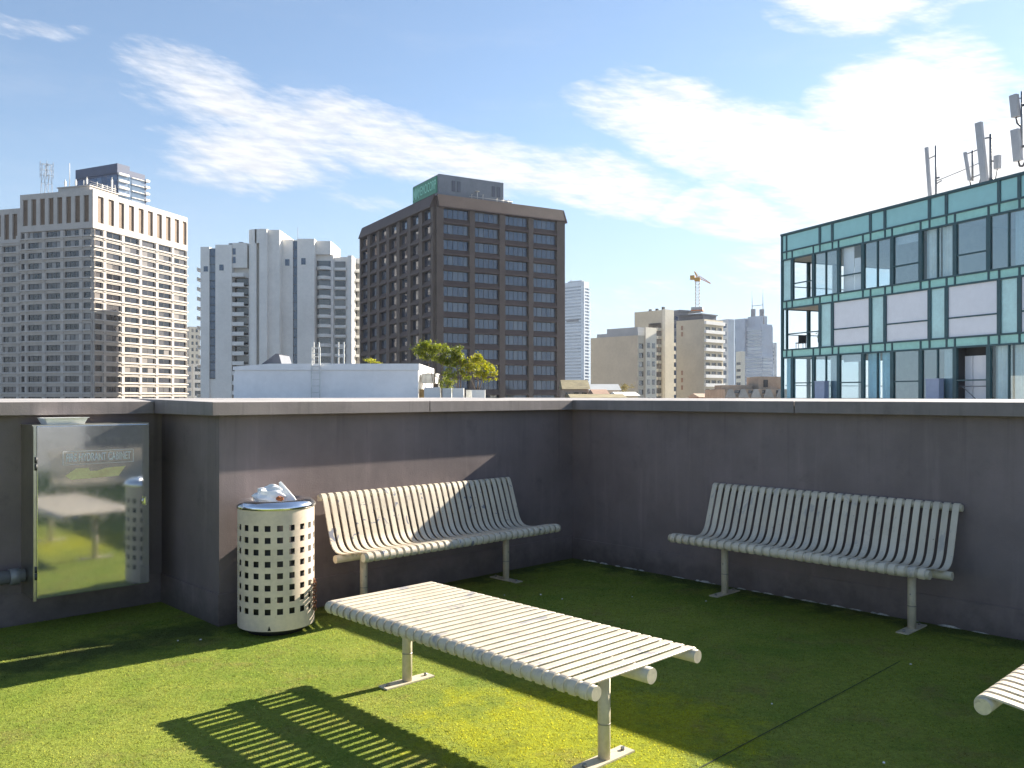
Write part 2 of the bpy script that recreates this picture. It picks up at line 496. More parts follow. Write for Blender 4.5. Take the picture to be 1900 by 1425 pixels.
mat('antenna_grey', (0.42, 0.43, 0.45), 0.5, var=0.06, scale=2)
mat('galv', (0.22, 0.23, 0.25), 0.5, metal=0.4, var=0.1)
mat('cable', (0.05, 0.05, 0.06), 0.6)
mat('crane_yellow', (0.52, 0.28, 0.04), 0.5, var=0.08)
mat('crane_white', (0.66, 0.64, 0.60), 0.5)
mat('crane_orange', (0.55, 0.18, 0.04), 0.5)
leaf_mat('leaf_dark', (0.060, 0.095, 0.010), (0.210, 0.225, 0.018))
leaf_mat('leaf_lime', (0.130, 0.160, 0.008), (0.34, 0.31, 0.016))
leaf_mat('leaf_dry', (0.10, 0.08, 0.03), (0.20, 0.16, 0.06))
glass_mat('glass_hotel', [(0, (0.012, 0.014, 0.020)), (0.45, (0.03, 0.03, 0.04)), (0.70, (0.09, 0.085, 0.09)), (0.90, (0.22, 0.20, 0.19))], 1.6)
glass_mat('glass_blue', [(0, (0.018, 0.030, 0.060)), (0.5, (0.030, 0.048, 0.085)), (0.8, (0.07, 0.085, 0.11))], 1.95, 0.04, (0.75, 0.85, 1))
glass_mat('glass_navy', [(0, (0.012, 0.035, 0.10)), (0.5, (0.02, 0.055, 0.14)), (0.8, (0.05, 0.10, 0.19))], 1.55, 0.05, (0.7, 0.8, 1))
glass_mat('glass_dark', [(0, (0.012, 0.014, 0.018)), (0.6, (0.05, 0.05, 0.055)), (0.85, (0.14, 0.13, 0.12))], 1.8)
glass_mat('glass_flat', [(0, (0.03, 0.035, 0.045)), (0.55, (0.08, 0.09, 0.10)), (0.8, (0.22, 0.21, 0.19))], 1.9)
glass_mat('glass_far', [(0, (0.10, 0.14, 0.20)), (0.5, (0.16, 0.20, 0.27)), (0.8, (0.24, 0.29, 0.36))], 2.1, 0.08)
clear_glass('glass_clear', (0.96, 0.985, 0.985), 0.05)
clear_glass('glass_mirror', (0.80, 0.86, 0.88), 0.20)


# ------------------------------------------------------------------ mesh building
class MB:
    """collects boxes, tubes and sweeps and links them as ONE mesh object"""
    def __init__(s, zo=0.0):
        s.v, s.f, s.mi, s.sm, s.zo = [], [], [], [], zo

    def add(s, verts, faces, mi=0, smooth=False):
        o = len(s.v)
        s.v += [(x, y, z - s.zo) for x, y, z in verts]
        s.f += [tuple(i + o for i in f) for f in faces]
        s.mi += [mi] * len(faces)
        s.sm += [smooth] * len(faces)

    def box(s, x0, x1, y0, y1, z0, z1, mi=0):
        x0, x1 = min(x0, x1), max(x0, x1)
        y0, y1 = min(y0, y1), max(y0, y1)
        z0, z1 = min(z0, z1), max(z0, z1)
        s.add([(x0, y0, z0), (x1, y0, z0), (x1, y1, z0), (x0, y1, z0), (x0, y0, z1), (x1, y0, z1), (x1, y1, z1), (x0, y1, z1)],
              [(0, 3, 2, 1), (4, 5, 6, 7), (0, 1, 5, 4), (1, 2, 6, 5), (2, 3, 7, 6), (3, 0, 4, 7)], mi)

    def fbox(s, face, u0, u1, n0, n1, z0, z1, mi=0):
        """box given along a facade: R is the local y=0 face (outward -y), L the local x=0 face (outward -x)"""
        if face == 'R':
            s.box(u0, u1, -n1, -n0, z0, z1, mi)
        else:
            s.box(-n1, -n0, u0, u1, z0, z1, mi)

    def prism(s, prof, axis_pts, mi=0):
        """profile (list of 3-D points) extruded by a vector"""
        n = len(prof)
        e = Vector(axis_pts)
        vs = [tuple(p) for p in prof] + [tuple(Vector(p) + e) for p in prof]
        fs = [tuple(range(n))[::-1], tuple(range(n, 2 * n))]
        for i in range(n):
            j = (i + 1) % n
            fs.append((i, j, n + j, n + i))
        s.add(vs, fs, mi)

    def tube(s, p0, p1, r0, r1=None, seg=10, mi=0, caps=True):
        r1 = r0 if r1 is None else r1
        p0, p1 = Vector(p0), Vector(p1)
        d = (p1 - p0).normalized()
        a = d.orthogonal().normalized()
        b = d.cross(a)
        vs = []
        for p, r in ((p0, r0), (p1, r1)):
            for i in range(seg):
                t = 2 * math.pi * i / seg
                vs.append(tuple(p + a * (r * math.cos(t)) + b * (r * math.sin(t))))
        s.add(vs, [(i, (i + 1) % seg, seg + (i + 1) % seg, seg + i) for i in range(seg)], mi, True)
        if caps:
            o = len(s.v) - 2 * seg
            for fs in (tuple(range(seg))[::-1], tuple(range(seg, 2 * seg))):
                s.f.append(tuple(o + i for i in fs))
                s.mi.append(mi)
                s.sm.append(False)

    def path(s, pts, r, seg=8, mi=0):
        for a, b in zip(pts[:-1], pts[1:]):
            s.tube(a, b, r, seg=seg, mi=mi)

    def lathe(s, prof, seg=48, mi=0, cx=0, cy=0, close=False):
        n = len(prof)
        vs, fs = [], []
        for i in range(seg):
            t = 2 * math.pi * i / seg
            for r, z in prof:
                vs.append((cx + r * math.cos(t), cy + r * math.sin(t), z))
        for i in range(seg):
            j = (i + 1) % seg
            for k in range(n - 1):
                fs.append((i * n + k, j * n + k, j * n + k + 1, i * n + k + 1))
        s.add(vs, fs, mi, True)

    def build(s, name, mats, parent=None, loc=None):
        me = bpy.data.meshes.new(name)
        me.from_pydata(s.v, [], s.f)
        mats = mats if isinstance(mats, (list, tuple)) else [mats]
        for m_ in mats:
            me.materials.append(MATS[m_])
        me.polygons.foreach_set('material_index', s.mi)
        me.polygons.foreach_set('use_smooth', s.sm)
        me.update()
        o = bpy.data.objects.new(name, me)
        col.objects.link(o)
        if parent:
            o.parent = parent
        if loc:
            o.location = loc
        return o


def tag(o, label=None, cat=None, group=None, kind=None):
    if label:
        o['label'] = label
    if cat:
        o['category'] = cat
    if group:
        o['group'] = group
    if kind:
        o['kind'] = kind
    return o


def thing(name, label, cat, loc=(0, 0, 0), rz=0.0, group=None):
    o = bpy.data.objects.new(name, None)
    o.empty_display_size = 0.2
    o.location = loc
    o.rotation_euler = (0, 0, rz)
    col.objects.link(o)
    return tag(o, label, cat, group)


def dup(root, loc, rz, label):
    r = root.copy()
    col.objects.link(r)
    r.location = loc
    r.rotation_euler = (0, 0, rz)
    r['label'] = label
    for ch in [c for c in bpy.data.objects if c.parent == root]:
        c = ch.copy()
        col.objects.link(c)
        c.parent = r
        for g in [q for q in bpy.data.objects if q.parent == ch]:
            d = g.copy()
            col.objects.link(d)
            d.parent = c
    return r


# ================================================================== SETTING
GZ = -40.0                                                     # street level below the roof deck
g = MB()
g.add([(-1500, -1500, GZ), (1500, -1500, GZ), (1500, 1500, GZ), (-1500, 1500, GZ)], [(0, 1, 2, 3)])
tag(g.build('ground', 'ground'), kind='structure')

# deck frame: origin in the corner of the two parapets, +x along the left parapet away from the viewer, room at x<0, y<0
DX = Vector((math.cos(DROT), math.sin(DROT), 0))
DY = Vector((-math.sin(DROT), math.cos(DROT), 0))


def deck(x, y, z=0.0):
    return Vector((CX, CY, z)) + DX * x + DY * y


fl = MB()
p = [deck(0.3, 1.3), deck(-10.5, 1.3), deck(-10.5, -13), deck(0.3, -13)]
fl.add([tuple(q) for q in p], [(0, 1, 2, 3)])
tag(fl.build('turf_floor', 'turf'), kind='structure')

# pile of the artificial turf: short leaning fibres
nrs = np.random.default_rng(5)
NB = 230000
zz_ = np.sqrt(nrs.uniform(2.6 ** 2, 8.6 ** 2, NB))
xx_ = zz_ * nrs.uniform(-0.64, 0.64, NB)
lx = (xx_ - CX) * math.cos(DROT) + (zz_ - CY) * math.sin(DROT)
ly = (zz_ - CY) * math.cos(DROT) - (xx_ - CX) * math.sin(DROT)
ok = (lx < -0.02) & ((ly < -0.02) | ((lx < -3.66) & (ly < 0.98)))
xx_, zz_ = xx_[ok], zz_[ok]
nb = len(xx_)
an = nrs.uniform(0, 2 * math.pi, nb)
wd_ = nrs.uniform(0.0015, 0.0030, nb)
hh_ = nrs.uniform(0.003, 0.009, nb)
la = nrs.uniform(0, 2 * math.pi, nb)
le = nrs.uniform(0.0, 0.012, nb)
co = np.zeros((nb, 3, 3), dtype=np.float32)
co[:, 0] = np.stack([xx_ - np.cos(an) * wd_, zz_ - np.sin(an) * wd_, np.full(nb, 0.0005)], 1)
co[:, 1] = np.stack([xx_ + np.cos(an) * wd_, zz_ + np.sin(an) * wd_, np.full(nb, 0.0005)], 1)
co[:, 2] = np.stack([xx_ + np.cos(la) * le, zz_ + np.sin(la) * le, hh_], 1)
me = bpy.data.meshes.new('turf_fibres')
me.vertices.add(nb * 3)
me.vertices.foreach_set('co', co.ravel())
me.loops.add(nb * 3)
me.loops.foreach_set('vertex_index', np.arange(nb * 3, dtype=np.int32))
me.polygons.add(nb)
me.polygons.foreach_set('loop_start', np.arange(0, nb * 3, 3, dtype=np.int32))
me.polygons.foreach_set('loop_total', np.full(nb, 3, dtype=np.int32))
me.update(calc_edges=True)
me.materials.append(MATS['turf_fibre'])
o = bpy.data.objects.new('turf_fibres', me)
col.objects.link(o)
tag(o, kind='stuff')
st = MB()
pp = [deck(-1.05, -3.600), deck(-1.9, -3.607), deck(-2.6, -3.611), deck(-3.4, -3.616), deck(-4.6, -3.62)]
for a, b in zip(pp[:-1], pp[1:]):
    w = 0.0028
    st.add([tuple(a + DY * w + Vector((0, 0, .004))), tuple(b + DY * w + Vector((0, 0, .004))), tuple(b - DY * w + Vector((0, 0, .004))), tuple(a - DY * w + Vector((0, 0, .004)))], [(0, 1, 2, 3)])
tag(st.build('turf_seam', 'seam'), kind='structure')
bl = MB()
bl.box(-10.6, 0.32, -13.1, 1.32, GZ, -0.02)
o = bl.build('roof_slab', 'concrete')
o.location = (CX, CY, 0)
o.rotation_euler = (0, 0, DROT)
tag(o, kind='structure')

TOP = 1.558
CB = 1.463
PX = -3.64                                                     # where the left parapet steps back
RD = 1.0                                                       # depth of the step
OV = 0.09
walls = thing('parapet_wall', 'dark grey rendered parapet with a stepped recess behind the bin and the steel cabinet', 'parapet wall', (CX, CY, 0), DROT)
b = MB()
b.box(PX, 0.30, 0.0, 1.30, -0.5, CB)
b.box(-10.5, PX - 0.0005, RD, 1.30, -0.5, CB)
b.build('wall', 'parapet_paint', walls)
b = MB()                                                       # upstand at the foot
b.box(PX - 0.012, -0.0125, -0.012, -0.0005, 0.0, 0.22)
b.box(PX - 0.012, PX - 0.001, 0.0, RD - 0.0125, 0.0, 0.22)
b.box(-10.5, PX - 0.0005, RD - 0.012, RD - 0.0005, 0.0, 0.22)
b.build('upstand', 'parapet_paint', walls)


def coping_strip(mb, pts, up):
    """coping stones: closed ring of plan points at underside and top; 'up' raises the outer edge"""
    n = len(pts)
    vs = [(x, y, CB) for x, y, h in pts] + [(x, y, TOP - 0.002 + (up if h else 0)) for x, y, h in pts]
    fs = [tuple(range(n))[::-1]]
    for i in range(n):
        j = (i + 1) % n
        fs.append((i, j, n + j, n + i))
    mb.add(vs, fs)
    mb.f.append(tuple(len(mb.v) - n + i for i in range(n)))
    mb.mi.append(1)
    mb.sm.append(False)


b = MB()
coping_strip(b, [(PX - OV, -OV, 0), (-1.86, -OV, 0), (-1.86, 1.38, 1), (PX - OV, 1.38, 1)], 0.022)
coping_strip(b, [(-1.852, -OV, 0), (-OV - 0.004, -OV, 0), (-OV - 0.004, 1.38, 1), (-1.852, 1.38, 1)], 0.022)
coping_strip(b, [(-7.2, RD - OV, 0), (PX - OV - 0.006, RD - OV, 0), (PX - OV - 0.006, 1.38, 1), (-7.2, 1.38, 1)], 0.022)
coping_strip(b, [(-10.5, RD - OV, 0), (-7.208, RD - OV, 0), (-7.208, 1.38, 1), (-10.5, 1.38, 1)], 0.022)
cp = b.build('coping', ['coping_paint', 'coping_sunlit_top'], walls)
bv = cp.modifiers.new('bevel', 'BEVEL')
bv.width = 0.003
bv.segments = 2

wallb = thing('parapet_wall', 'long plain dark grey parapet behind the right bench, with a white crust along its foot', 'parapet wall', (CX, CY, 0), DROT)
b = MB()
b.box(0.0005, 0.30, -13.0, -0.0005, -0.5, CB)
b.build('wall', 'parapet_paint', wallb)
b = MB()
b.box(-0.010, -0.0005, -13.0, -0.013, 0.0, 0.20)
b.build('upstand', 'parapet_paint', wallb)
b = MB()
for y0, y1 in ((-2.4, 1.38), (-5.1, -2.408), (-7.8, -5.108), (-10.5, -7.808), (-13, -10.508)):
    coping_strip(b, [(-OV, y0, 0), (0.40, y0, 1), (0.40, y1, 1), (-OV, y1, 0)], 0.02)
cp = b.build('coping', ['coping_paint', 'coping_sunlit_top'], wallb)
bv = cp.modifiers.new('bevel', 'BEVEL')
bv.width = 0.003
bv.segments = 2
b = MB()
rs = random.Random(3)
y = -0.15
while y > -9:
    L = rs.uniform(0.03, 0.16)
    if rs.random() < 0.62:
        w = rs.uniform(0.006, 0.016)
        h = rs.uniform(0.004, 0.013)
        x0 = -0.0104
        b.add([(x0, y, 0.0), (x0 - w, y - L * 0.2, 0.0), (x0 - w * rs.uniform(.5, 1.2), y - L * .8, 0.0), (x0, y - L, 0.0), (x0, y - L * .25, h), (x0, y - L * .7, h * rs.uniform(.6, 1.2))],
              [(0, 1, 4), (1, 2, 5, 4), (2, 3, 5)])
    y -= L * rs.uniform(0.8, 1.5)
b.build('crust', 'crust', wallb)


# ================================================================== SEATING
NS = 31
LB = 1.97


def sweep(mb, prof, x0, x1, th, mi=0):
    """flat bar with centre line prof [(y,z)] lying between x0 and x1, thickness th"""
    n = len(prof)
    up, lo = [], []
    for i, (y, z) in enumerate(prof):
        a = prof[max(0, i - 1)]
        c = prof[min(n - 1, i + 1)]
        ty, tz = c[0] - a[0], c[1] - a[1]
        l = math.hypot(ty, tz) or 1
        ny, nz = -tz / l, ty / l
        up.append((y + ny * th / 2, z + nz * th / 2))
        lo.append((y - ny * th / 2, z - nz * th / 2))
    e = 0.0025
    vs = []
    for (uy, uz), (ly, lz) in zip(up, lo):
        my, mz = (uy - ly) * .3, (uz - lz) * .3
        vs += [(x0 + e, uy, uz), (x1 - e, uy, uz), (x1, uy - my, uz - mz), (x1, ly, lz), (x0, ly, lz), (x0, uy - my, uz - mz)]
    fs = []
    k = 6
    for i in range(n - 1):
        for j in range(k):
            q = (j + 1) % k
            fs.append((i * k + j, i * k + q, (i + 1) * k + q, (i + 1) * k + j))
    fs.append(tuple(range(k))[::-1])
    fs.append(tuple(range((n - 1) * k, n * k)))
    mb.add(vs, fs, mi)


def arc(cy, cz, r, a0, a1, n):
    return [(cy + r * math.cos(R(a0 + (a1 - a0) * i / n)), cz + r * math.sin(R(a0 + (a1 - a0) * i / n))) for i in range(n + 1)]


def smooth(pts, k=3):
    out = []
    n = len(pts)
    for i in range(n - 1):
        p0, p1, p2, p3 = pts[max(0, i - 1)], pts[i], pts[i + 1], pts[min(n - 1, i + 2)]
        for j in range(k):
            t = j / k
            out.append(tuple(0.5 * ((2 * p1[d]) + (-p0[d] + p2[d]) * t + (2 * p0[d] - 5 * p1[d] + 4 * p2[d] - p3[d]) * t * t + (-p0[d] + 3 * p1[d] - 3 * p2[d] + p3[d]) * t ** 3) for d in (0, 1)))
    out.append(pts[-1])
    return out


def leg(parent, x, y, ztop, plate=0.165):
    m_ = MB()
    m_.tube((0, 0, 0.008), (0, 0, ztop), 0.028, seg=18)
    m_.tube((0, 0, 0.16), (0, 0, 0.166), 0.0292, seg=18, mi=1)
    m_.tube((0.001, -0.030, 0.245), (0.001, -0.026, 0.245), 0.006, seg=8, mi=1)
    l = m_.build('leg', ['cream_tube', 'bolt'], parent, (x, y, 0))
    m_ = MB()
    m_.box(-0.04, 0.04, -plate, plate, 0.001, 0.009)
    m_.build('base_plate', 'cream_tube', l)
    for s_ in (-1, 1):
        m_ = MB()
        m_.tube((0, s_ * (plate - 0.035), 0.009), (0, s_ * (plate - 0.035), 0.022), 0.010, seg=6)
        m_.build('bolt', 'bolt', l)
    return l


def make_bench(label, smat):
    t = thing('slatted_bench', label, 'bench', group='slatted benches with curved backs')
    prof = arc(-0.33, 0.465, 0.034, 232, 84, 9) + smooth([(-0.30, 0.497), (-0.2, 0.482), (-0.08, 0.456), (0.0, 0.447), (0.055, 0.453), (0.098, 0.478), (0.128, 0.520), (0.152, 0.585), (0.188, 0.69), (0.222, 0.79), (0.240, 0.833)], 3)
    prof += [(0.250, 0.852), (0.264, 0.861), (0.280, 0.860), (0.294, 0.850), (0.301, 0.834), (0.299, 0.818)]
    m_ = MB()
    pitch = LB / NS
    for i in range(NS):
        x = -LB / 2 + pitch * (i + .5)
        j = random.uniform(-.0012, .0012)
        sweep(m_, prof, x - 0.0215 + j, x + 0.0215 + j, 0.007)
    m_.build('slatted_seat', smat, t)
    for nm, y, z, r in (('front_tube', -0.33, 0.465, 0.0295), ('rear_tube', 0.0, 0.413, 0.0285), ('top_tube', 0.275, 0.832, 0.024)):
        m_ = MB()
        ex = 0.012 if nm == 'front_tube' else (0.03 if nm == 'rear_tube' else 0.0)
        m_.tube((-LB / 2 - ex, y, z), (LB / 2 + ex, y, z), r, seg=20)
        m_.build(nm, 'cream_tube', t)
    for s_ in (-1, 1):
        leg(t, s_ * 0.735, 0.05, 0.40)
        m_ = MB()
        x = s_ * 0.735
        m_.prism([(x - 0.005, -0.315, 0.445), (x - 0.005, -0.315, 0.425), (x - 0.005, 0.03, 0.36), (x - 0.005, 0.08, 0.36), (x - 0.005, 0.08, 0.43), (x - 0.005, 0.0, 0.43)], (0.010, 0, 0))
        m_.build('seat_bracket', 'cream_tube', t)
    return t


bench = make_bench('cream slatted bench against the stepped parapet beside the bin, half of its back in shadow', 'slat_a')
bench.location = deck(-1.905, -0.335)
bench.rotation_euler = (0, 0, DROT)


def other_slats(root, m_):
    for ch in [c for c in bpy.data.objects if c.parent == root and c.name.startswith('slatted_seat')]:
        ch.data = ch.data.copy()
        ch.data.materials[0] = MATS[m_]


b2 = dup(bench, deck(-0.31, -2.627), DROT - R(90), 'cream slatted bench wholly in shade against the long plain right parapet')
other_slats(b2, 'slat_b')
b3 = dup(bench, deck(-1.905, -4.975), DROT + R(180), 'cream slatted bench cut off by the right edge, only its seat end showing')
other_slats(b3, 'slat_c')

LT = 1.91
tb = thing('slatted_table', 'low cream slatted table on two legs in the middle of the green turf', 'table', deck(-3.405, -2.560), DROT + R(90))
m_ = MB()
prof = arc(-0.345, 0.437, 0.034, 225, 90, 9) + [(-0.2, 0.4705), (0, 0.470), (0.2, 0.4705)] + arc(0.345, 0.437, 0.034, 90, -45, 9)
for i in range(NS):
    x = -LT / 2 + LT / NS * (i + .5)
    sweep(m_, prof, x - 0.0202, x + 0.0202, 0.007)
m_.build('slatted_top', 'slat_table', tb)
for y in (-0.345, 0.345):
    m_ = MB()
    m_.tube((-LT / 2 - 0.012, y, 0.437), (LT / 2 + 0.012, y, 0.437), 0.0295, seg=20)
    m_.build('edge_tube', 'cream_tube', tb)
m_ = MB()
m_.tube((-LT / 2 - 0.02, 0, 0.430), (LT / 2 + 0.02, 0, 0.430), 0.034, seg=20)
m_.build('centre_beam', 'cream_tube', tb)
for s_ in (-1, 1):
    leg(tb, s_ * 0.715, 0.0, 0.41)
    m_ = MB()
    m_.box(s_ * 0.715 - .006, s_ * 0.715 + .006, -.33, .33, 0.432, 0.464)
    m_.build('cross_bar', 'cream_tube', tb)

# ================================================================== BIN
BX, BY = -3.385, -0.33
bp = deck(BX, BY)
bn = thing('litter_bin', 'round cream steel bin with square holes and shiny rim at the parapet corner', 'bin', bp, 0.05)
NC, RB = 20, 0.255
ths = []
for c in range(NC):
    c0 = 2 * math.pi * c / NC
    hw = R(4.35)
    sp = 2 * math.pi / NC
    ths += [(c0 - hw, 'h'), (c0, 'h'), (c0 + hw, 's'), (c0 + sp / 2, 's')]
zs = [0.045, 0.09]
for r_ in range(8):
    zc = 0.173 + 0.0785 * r_
    zs += [zc - 0.0195, zc + 0.0195]
zs += [0.79, 0.846]
n = len(ths)
nz = len(zs)


def solid(k, i):
    return 0 <= k < nz - 1 and not (2 <= k < 18 and k % 2 == 0 and ths[i % n][1] == 'h')


m_ = MB()
for rad, flip in ((RB, False), (RB - 0.004, True)):
    vs = [(rad * math.cos(t), rad * math.sin(t), z) for z in zs for t, _ in ths]
    fs = []
    for k in range(nz - 1):
        for i in range(n):
            if solid(k, i):
                q = (k * n + i, k * n + (i + 1) % n, (k + 1) * n + (i + 1) % n, (k + 1) * n + i)
                fs.append(q[::-1] if flip else q)
    m_.add(vs, fs, 0, True)


def cyl(r_, k, i):
    t = ths[i % n][0]
    return (r_ * math.cos(t), r_ * math.sin(t), zs[k])


for k in range(nz):                                            # cut edges of the sheet
    for i in range(n):
        if solid(k - 1, i) != solid(k, i):
            m_.add([cyl(RB, k, i), cyl(RB, k, i + 1), cyl(RB - .004, k, i + 1), cyl(RB - .004, k, i)], [(0, 1, 2, 3)])
        if k < nz - 1 and solid(k, i) != solid(k, i - 1):
            m_.add([cyl(RB, k, i), cyl(RB, k + 1, i), cyl(RB - .004, k + 1, i), cyl(RB - .004, k, i)], [(0, 1, 2, 3)])
body = m_.build('perforated_shell', 'bin_paint', bn)
m_ = MB()
m_.lathe([(0.0, 0.03), (0.232, 0.03), (0.235, 0.80), (0.22, 0.80), (0.215, 0.06)], 40)
m_.build('liner', 'bin_liner', bn)
m_ = MB()
m_.lathe([(0.247, 0.838), (0.262, 0.842), (0.265, 0.852), (0.262, 0.862), (0.253, 0.876), (0.238, 0.888), (0.215, 0.896), (0.190, 0.895), (0.170, 0.885), (0.162, 0.868), (0.160, 0.82)], 64)
m_.build('rim', 'chrome', bn)
m_ = MB()
m_.lathe([(0.0, 0.001), (0.19, 0.001), (0.20, 0.01), (0.20, 0.045), (0.0, 0.045)], 32)
m_.build('base', 'black', bn)
m_ = MB()
m_.prism([(0.0, -0.2561, 0.052), (0.022, -0.2553, 0.052), (0.010, -0.2560, 0.085)], (0, -0.0015, 0))
m_.build('chip', 'black', bn)


def blob(cx, cy, cz, rx, ry, rz, amp, seed, nu=18, nv=12):
    rr = random.Random(seed)
    off = [rr.uniform(0, 9) for _ in range(6)]
    mb = MB()
    vs, fs = [], []
    for j in range(nv + 1):
        ph = math.pi * j / nv
        for i in range(nu):
            th = 2 * math.pi * i / nu
            d = Vector((math.sin(ph) * math.cos(th), math.sin(ph) * math.sin(th), math.cos(ph)))
            k = 1 + amp * (math.sin(5 * d.x + off[0]) * math.sin(4 * d.y + off[1]) + 0.7 * math.sin(9 * d.z + off[2] + 4 * d.x) + 0.5 * math.sin(13 * d.y + off[3] + 6 * d.z))
            vs.append((cx + d.x * rx * k, cy + d.y * ry * k, cz + d.z * rz * k))
    for j in range(nv):
        for i in range(nu):
            q = (i + 1) % nu
            fs.append((j * nu + i, (j + 1) * nu + i, (j + 1) * nu + q, j * nu + q))
    mb.add(vs, fs, 0, False)
    return mb


o = blob(0, 0, 0, 0.115, 0.09, 0.075, 0.15, 4, 30, 20).build('plastic_bag', 'white_plastic', None, tuple(bp + Vector((-0.03, 0.0, 0.905))))
tag(o, 'crumpled white plastic bag stuffed in the top of the bin', 'bag')
m_ = MB()
m_.prism([(0.005, -.02, 0.0), (0.115, -.02, -0.005), (0.085, 0.02, 0.02), (-0.01, 0.03, 0.125), (-0.02, 0.02, 0.12)], (0.002, 0.003, 0.001))
o = m_.build('paper_scrap', 'paper', None, tuple(bp + Vector((0.04, -0.03, 0.885))))
tag(o, 'folded white paper corner sticking up beside the bag in the bin', 'paper')
o = blob(0, 0, 0, 0.026, 0.018, 0.016, 0.2, 9, 12, 8).build('orange_peel', 'orange', None, tuple(bp + Vector((0.055, -0.11, 0.905))))
tag(o, 'small orange peel lying on the rubbish inside the bin rim', 'peel')


def torus(mb, c, r, t, ax, seg=12, ts=6, mi=0, stretch=1.0):
    ax = Vector(ax).normalized()
    a = ax.orthogonal().normalized()
    b_ = ax.cross(a)
    vs, fs = [], []
    for i in range(seg):
        th = 2 * math.pi * i / seg
        d = a * math.cos(th) + b_ * math.sin(th)
        cc = Vector(c) + Vector((d.x, d.y, d.z * stretch)) * r
        for k in range(ts):
            p_ = 2 * math.pi * k / ts
            vs.append(tuple(cc + d * (t * math.cos(p_)) + ax * (t * math.sin(p_))))
    for i in range(seg):
        for k in range(ts):
            fs.append((i * ts + k, ((i + 1) % seg) * ts + k, ((i + 1) % seg) * ts + (k + 1) % ts, i * ts + (k + 1) % ts))
    mb.add(vs, fs, mi, True)


m_ = MB()
ca = R(-6)
for i in range(10):
    z = 0.335 - i * 0.021
    torus(m_, (math.cos(ca + 0.01 * math.sin(i)) * (RB + 0.014 + 0.004 * (i % 2)), math.sin(ca + 0.01 * math.sin(i)) * (RB + 0.014), z), 0.0125, 0.0034, (0.3, 1, 0) if i % 2 else (1, -0.2, 0), stretch=1.15)
o = m_.build('rusty_chain', 'rust', None, tuple(bp))
tag(o, 'short rusty chain hanging down the right side of the bin', 'chain')

# ================================================================== CABINET
cb = thing('steel_cabinet', 'stainless steel wall cabinet with a faded sign and a painted yellow reflection on its door', 'cabinet', tuple(deck(-4.235, 0.70, 0.0)), DROT)
w2, z0, z1 = 0.385, 0.222, 1.398
m_ = MB()
m_.box(-w2, w2, 0.022, 0.2985, z0 + 0.004, z1 - 0.004)
m_.box(-w2 - 0.004, w2 + 0.004, 0.018, 0.2984, z1 - 0.0035, z1 + 0.002)
body = m_.build('body', 'steel_edge', cb)
m_ = MB()
m_.box(-w2 + 0.018, w2, -0.002, 0.0215, z0, z1 - 0.005)
dr = m_.build('door', 'steel_box', cb)
bv = dr.modifiers.new('bevel', 'BEVEL')
bv.width = 0.006
bv.segments = 3
m_ = MB()
m_.box(-w2 - 0.001, -w2 + 0.0165, 0.002, 0.0212, z0 - 0.012, z1 - 0.006)
m_.build('hinge_strip', 'steel_edge', cb)
for zc in (1.14, 0.40):
    m_ = MB()
    m_.tube((-w2 + 0.013, -0.004, zc - 0.045), (-w2 + 0.013, -0.004, zc - 0.002), 0.008, seg=10)
    m_.tube((-w2 + 0.013, -0.004, zc + 0.002), (-w2 + 0.013, -0.004, zc + 0.045), 0.008, seg=10)
    m_.build('hinge', 'dark_frame', cb)
m_ = MB()
m_.tube((w2 - 0.035, -0.002, 0.83), (w2 - 0.035, -0.014, 0.83), 0.019, seg=16)
m_.box(w2 - 0.040, w2 - 0.030, -0.030, -0.014, 0.80, 0.862)
m_.build('latch', 'chrome', cb)
# door marks: outlined sign, and a sunlit patch's reflection painted as a yellow shape
m_ = MB()
sx0, sx1, sz0, sz1 = -0.205, 0.270, 1.120, 1.214
m_.box(sx0, sx1, -0.0035, -0.0021, sz0, sz1)
sg = m_.build('sign_plate', 'steel_box', cb)
m_ = MB()
for (a0, a1, c0, c1) in ((sx0, sx1, sz1 - .004, sz1), (sx0, sx1, sz0, sz0 + .003), (sx0, sx0 + .004, sz0, sz1), (sx1 - .004, sx1, sz0, sz1)):
    m_.box(a0, a1, -0.0046, -0.0036, c0 + .0003, c1 - .0003)
m_.build('border', 'faded_letter', sg)


def text_part(name, body_, size, m_, parent, loc, rot, sx=1.0, ext=0.0005, bold=0.0):
    cu = bpy.data.curves.new(name, 'FONT')
    cu.body = body_
    cu.size = size
    cu.align_x = 'CENTER'
    cu.align_y = 'CENTER'
    cu.extrude = ext
    cu.offset = bold
    cu.materials.append(MATS[m_])
    tmp = bpy.data.objects.new(name + '_text', cu)
    col.objects.link(tmp)
    dg = bpy.context.evaluated_depsgraph_get()
    me = bpy.data.meshes.new_from_object(tmp.evaluated_get(dg))
    bpy.data.objects.remove(tmp)
    o = bpy.data.objects.new(name, me)
    me.materials.clear()
    me.materials.append(MATS[m_])
    col.objects.link(o)
    o.parent = parent
    o.location = loc
    o.rotation_euler = rot
    o.scale = (sx, 1, 1)
    return o


text_part('lettering', 'FIRE HYDRANT CABINET', 0.078, 'faded_letter', sg, ((sx0 + sx1) / 2, -0.0046, (sz0 + sz1) / 2), (R(90), 0, 0), 0.50, 0.0005, 0.0012)
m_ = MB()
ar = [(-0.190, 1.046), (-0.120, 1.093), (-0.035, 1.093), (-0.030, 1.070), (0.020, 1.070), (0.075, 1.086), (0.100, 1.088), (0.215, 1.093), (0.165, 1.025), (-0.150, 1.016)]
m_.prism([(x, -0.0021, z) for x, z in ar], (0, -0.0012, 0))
m_.build('painted_reflection', 'reflection_yellow', cb)

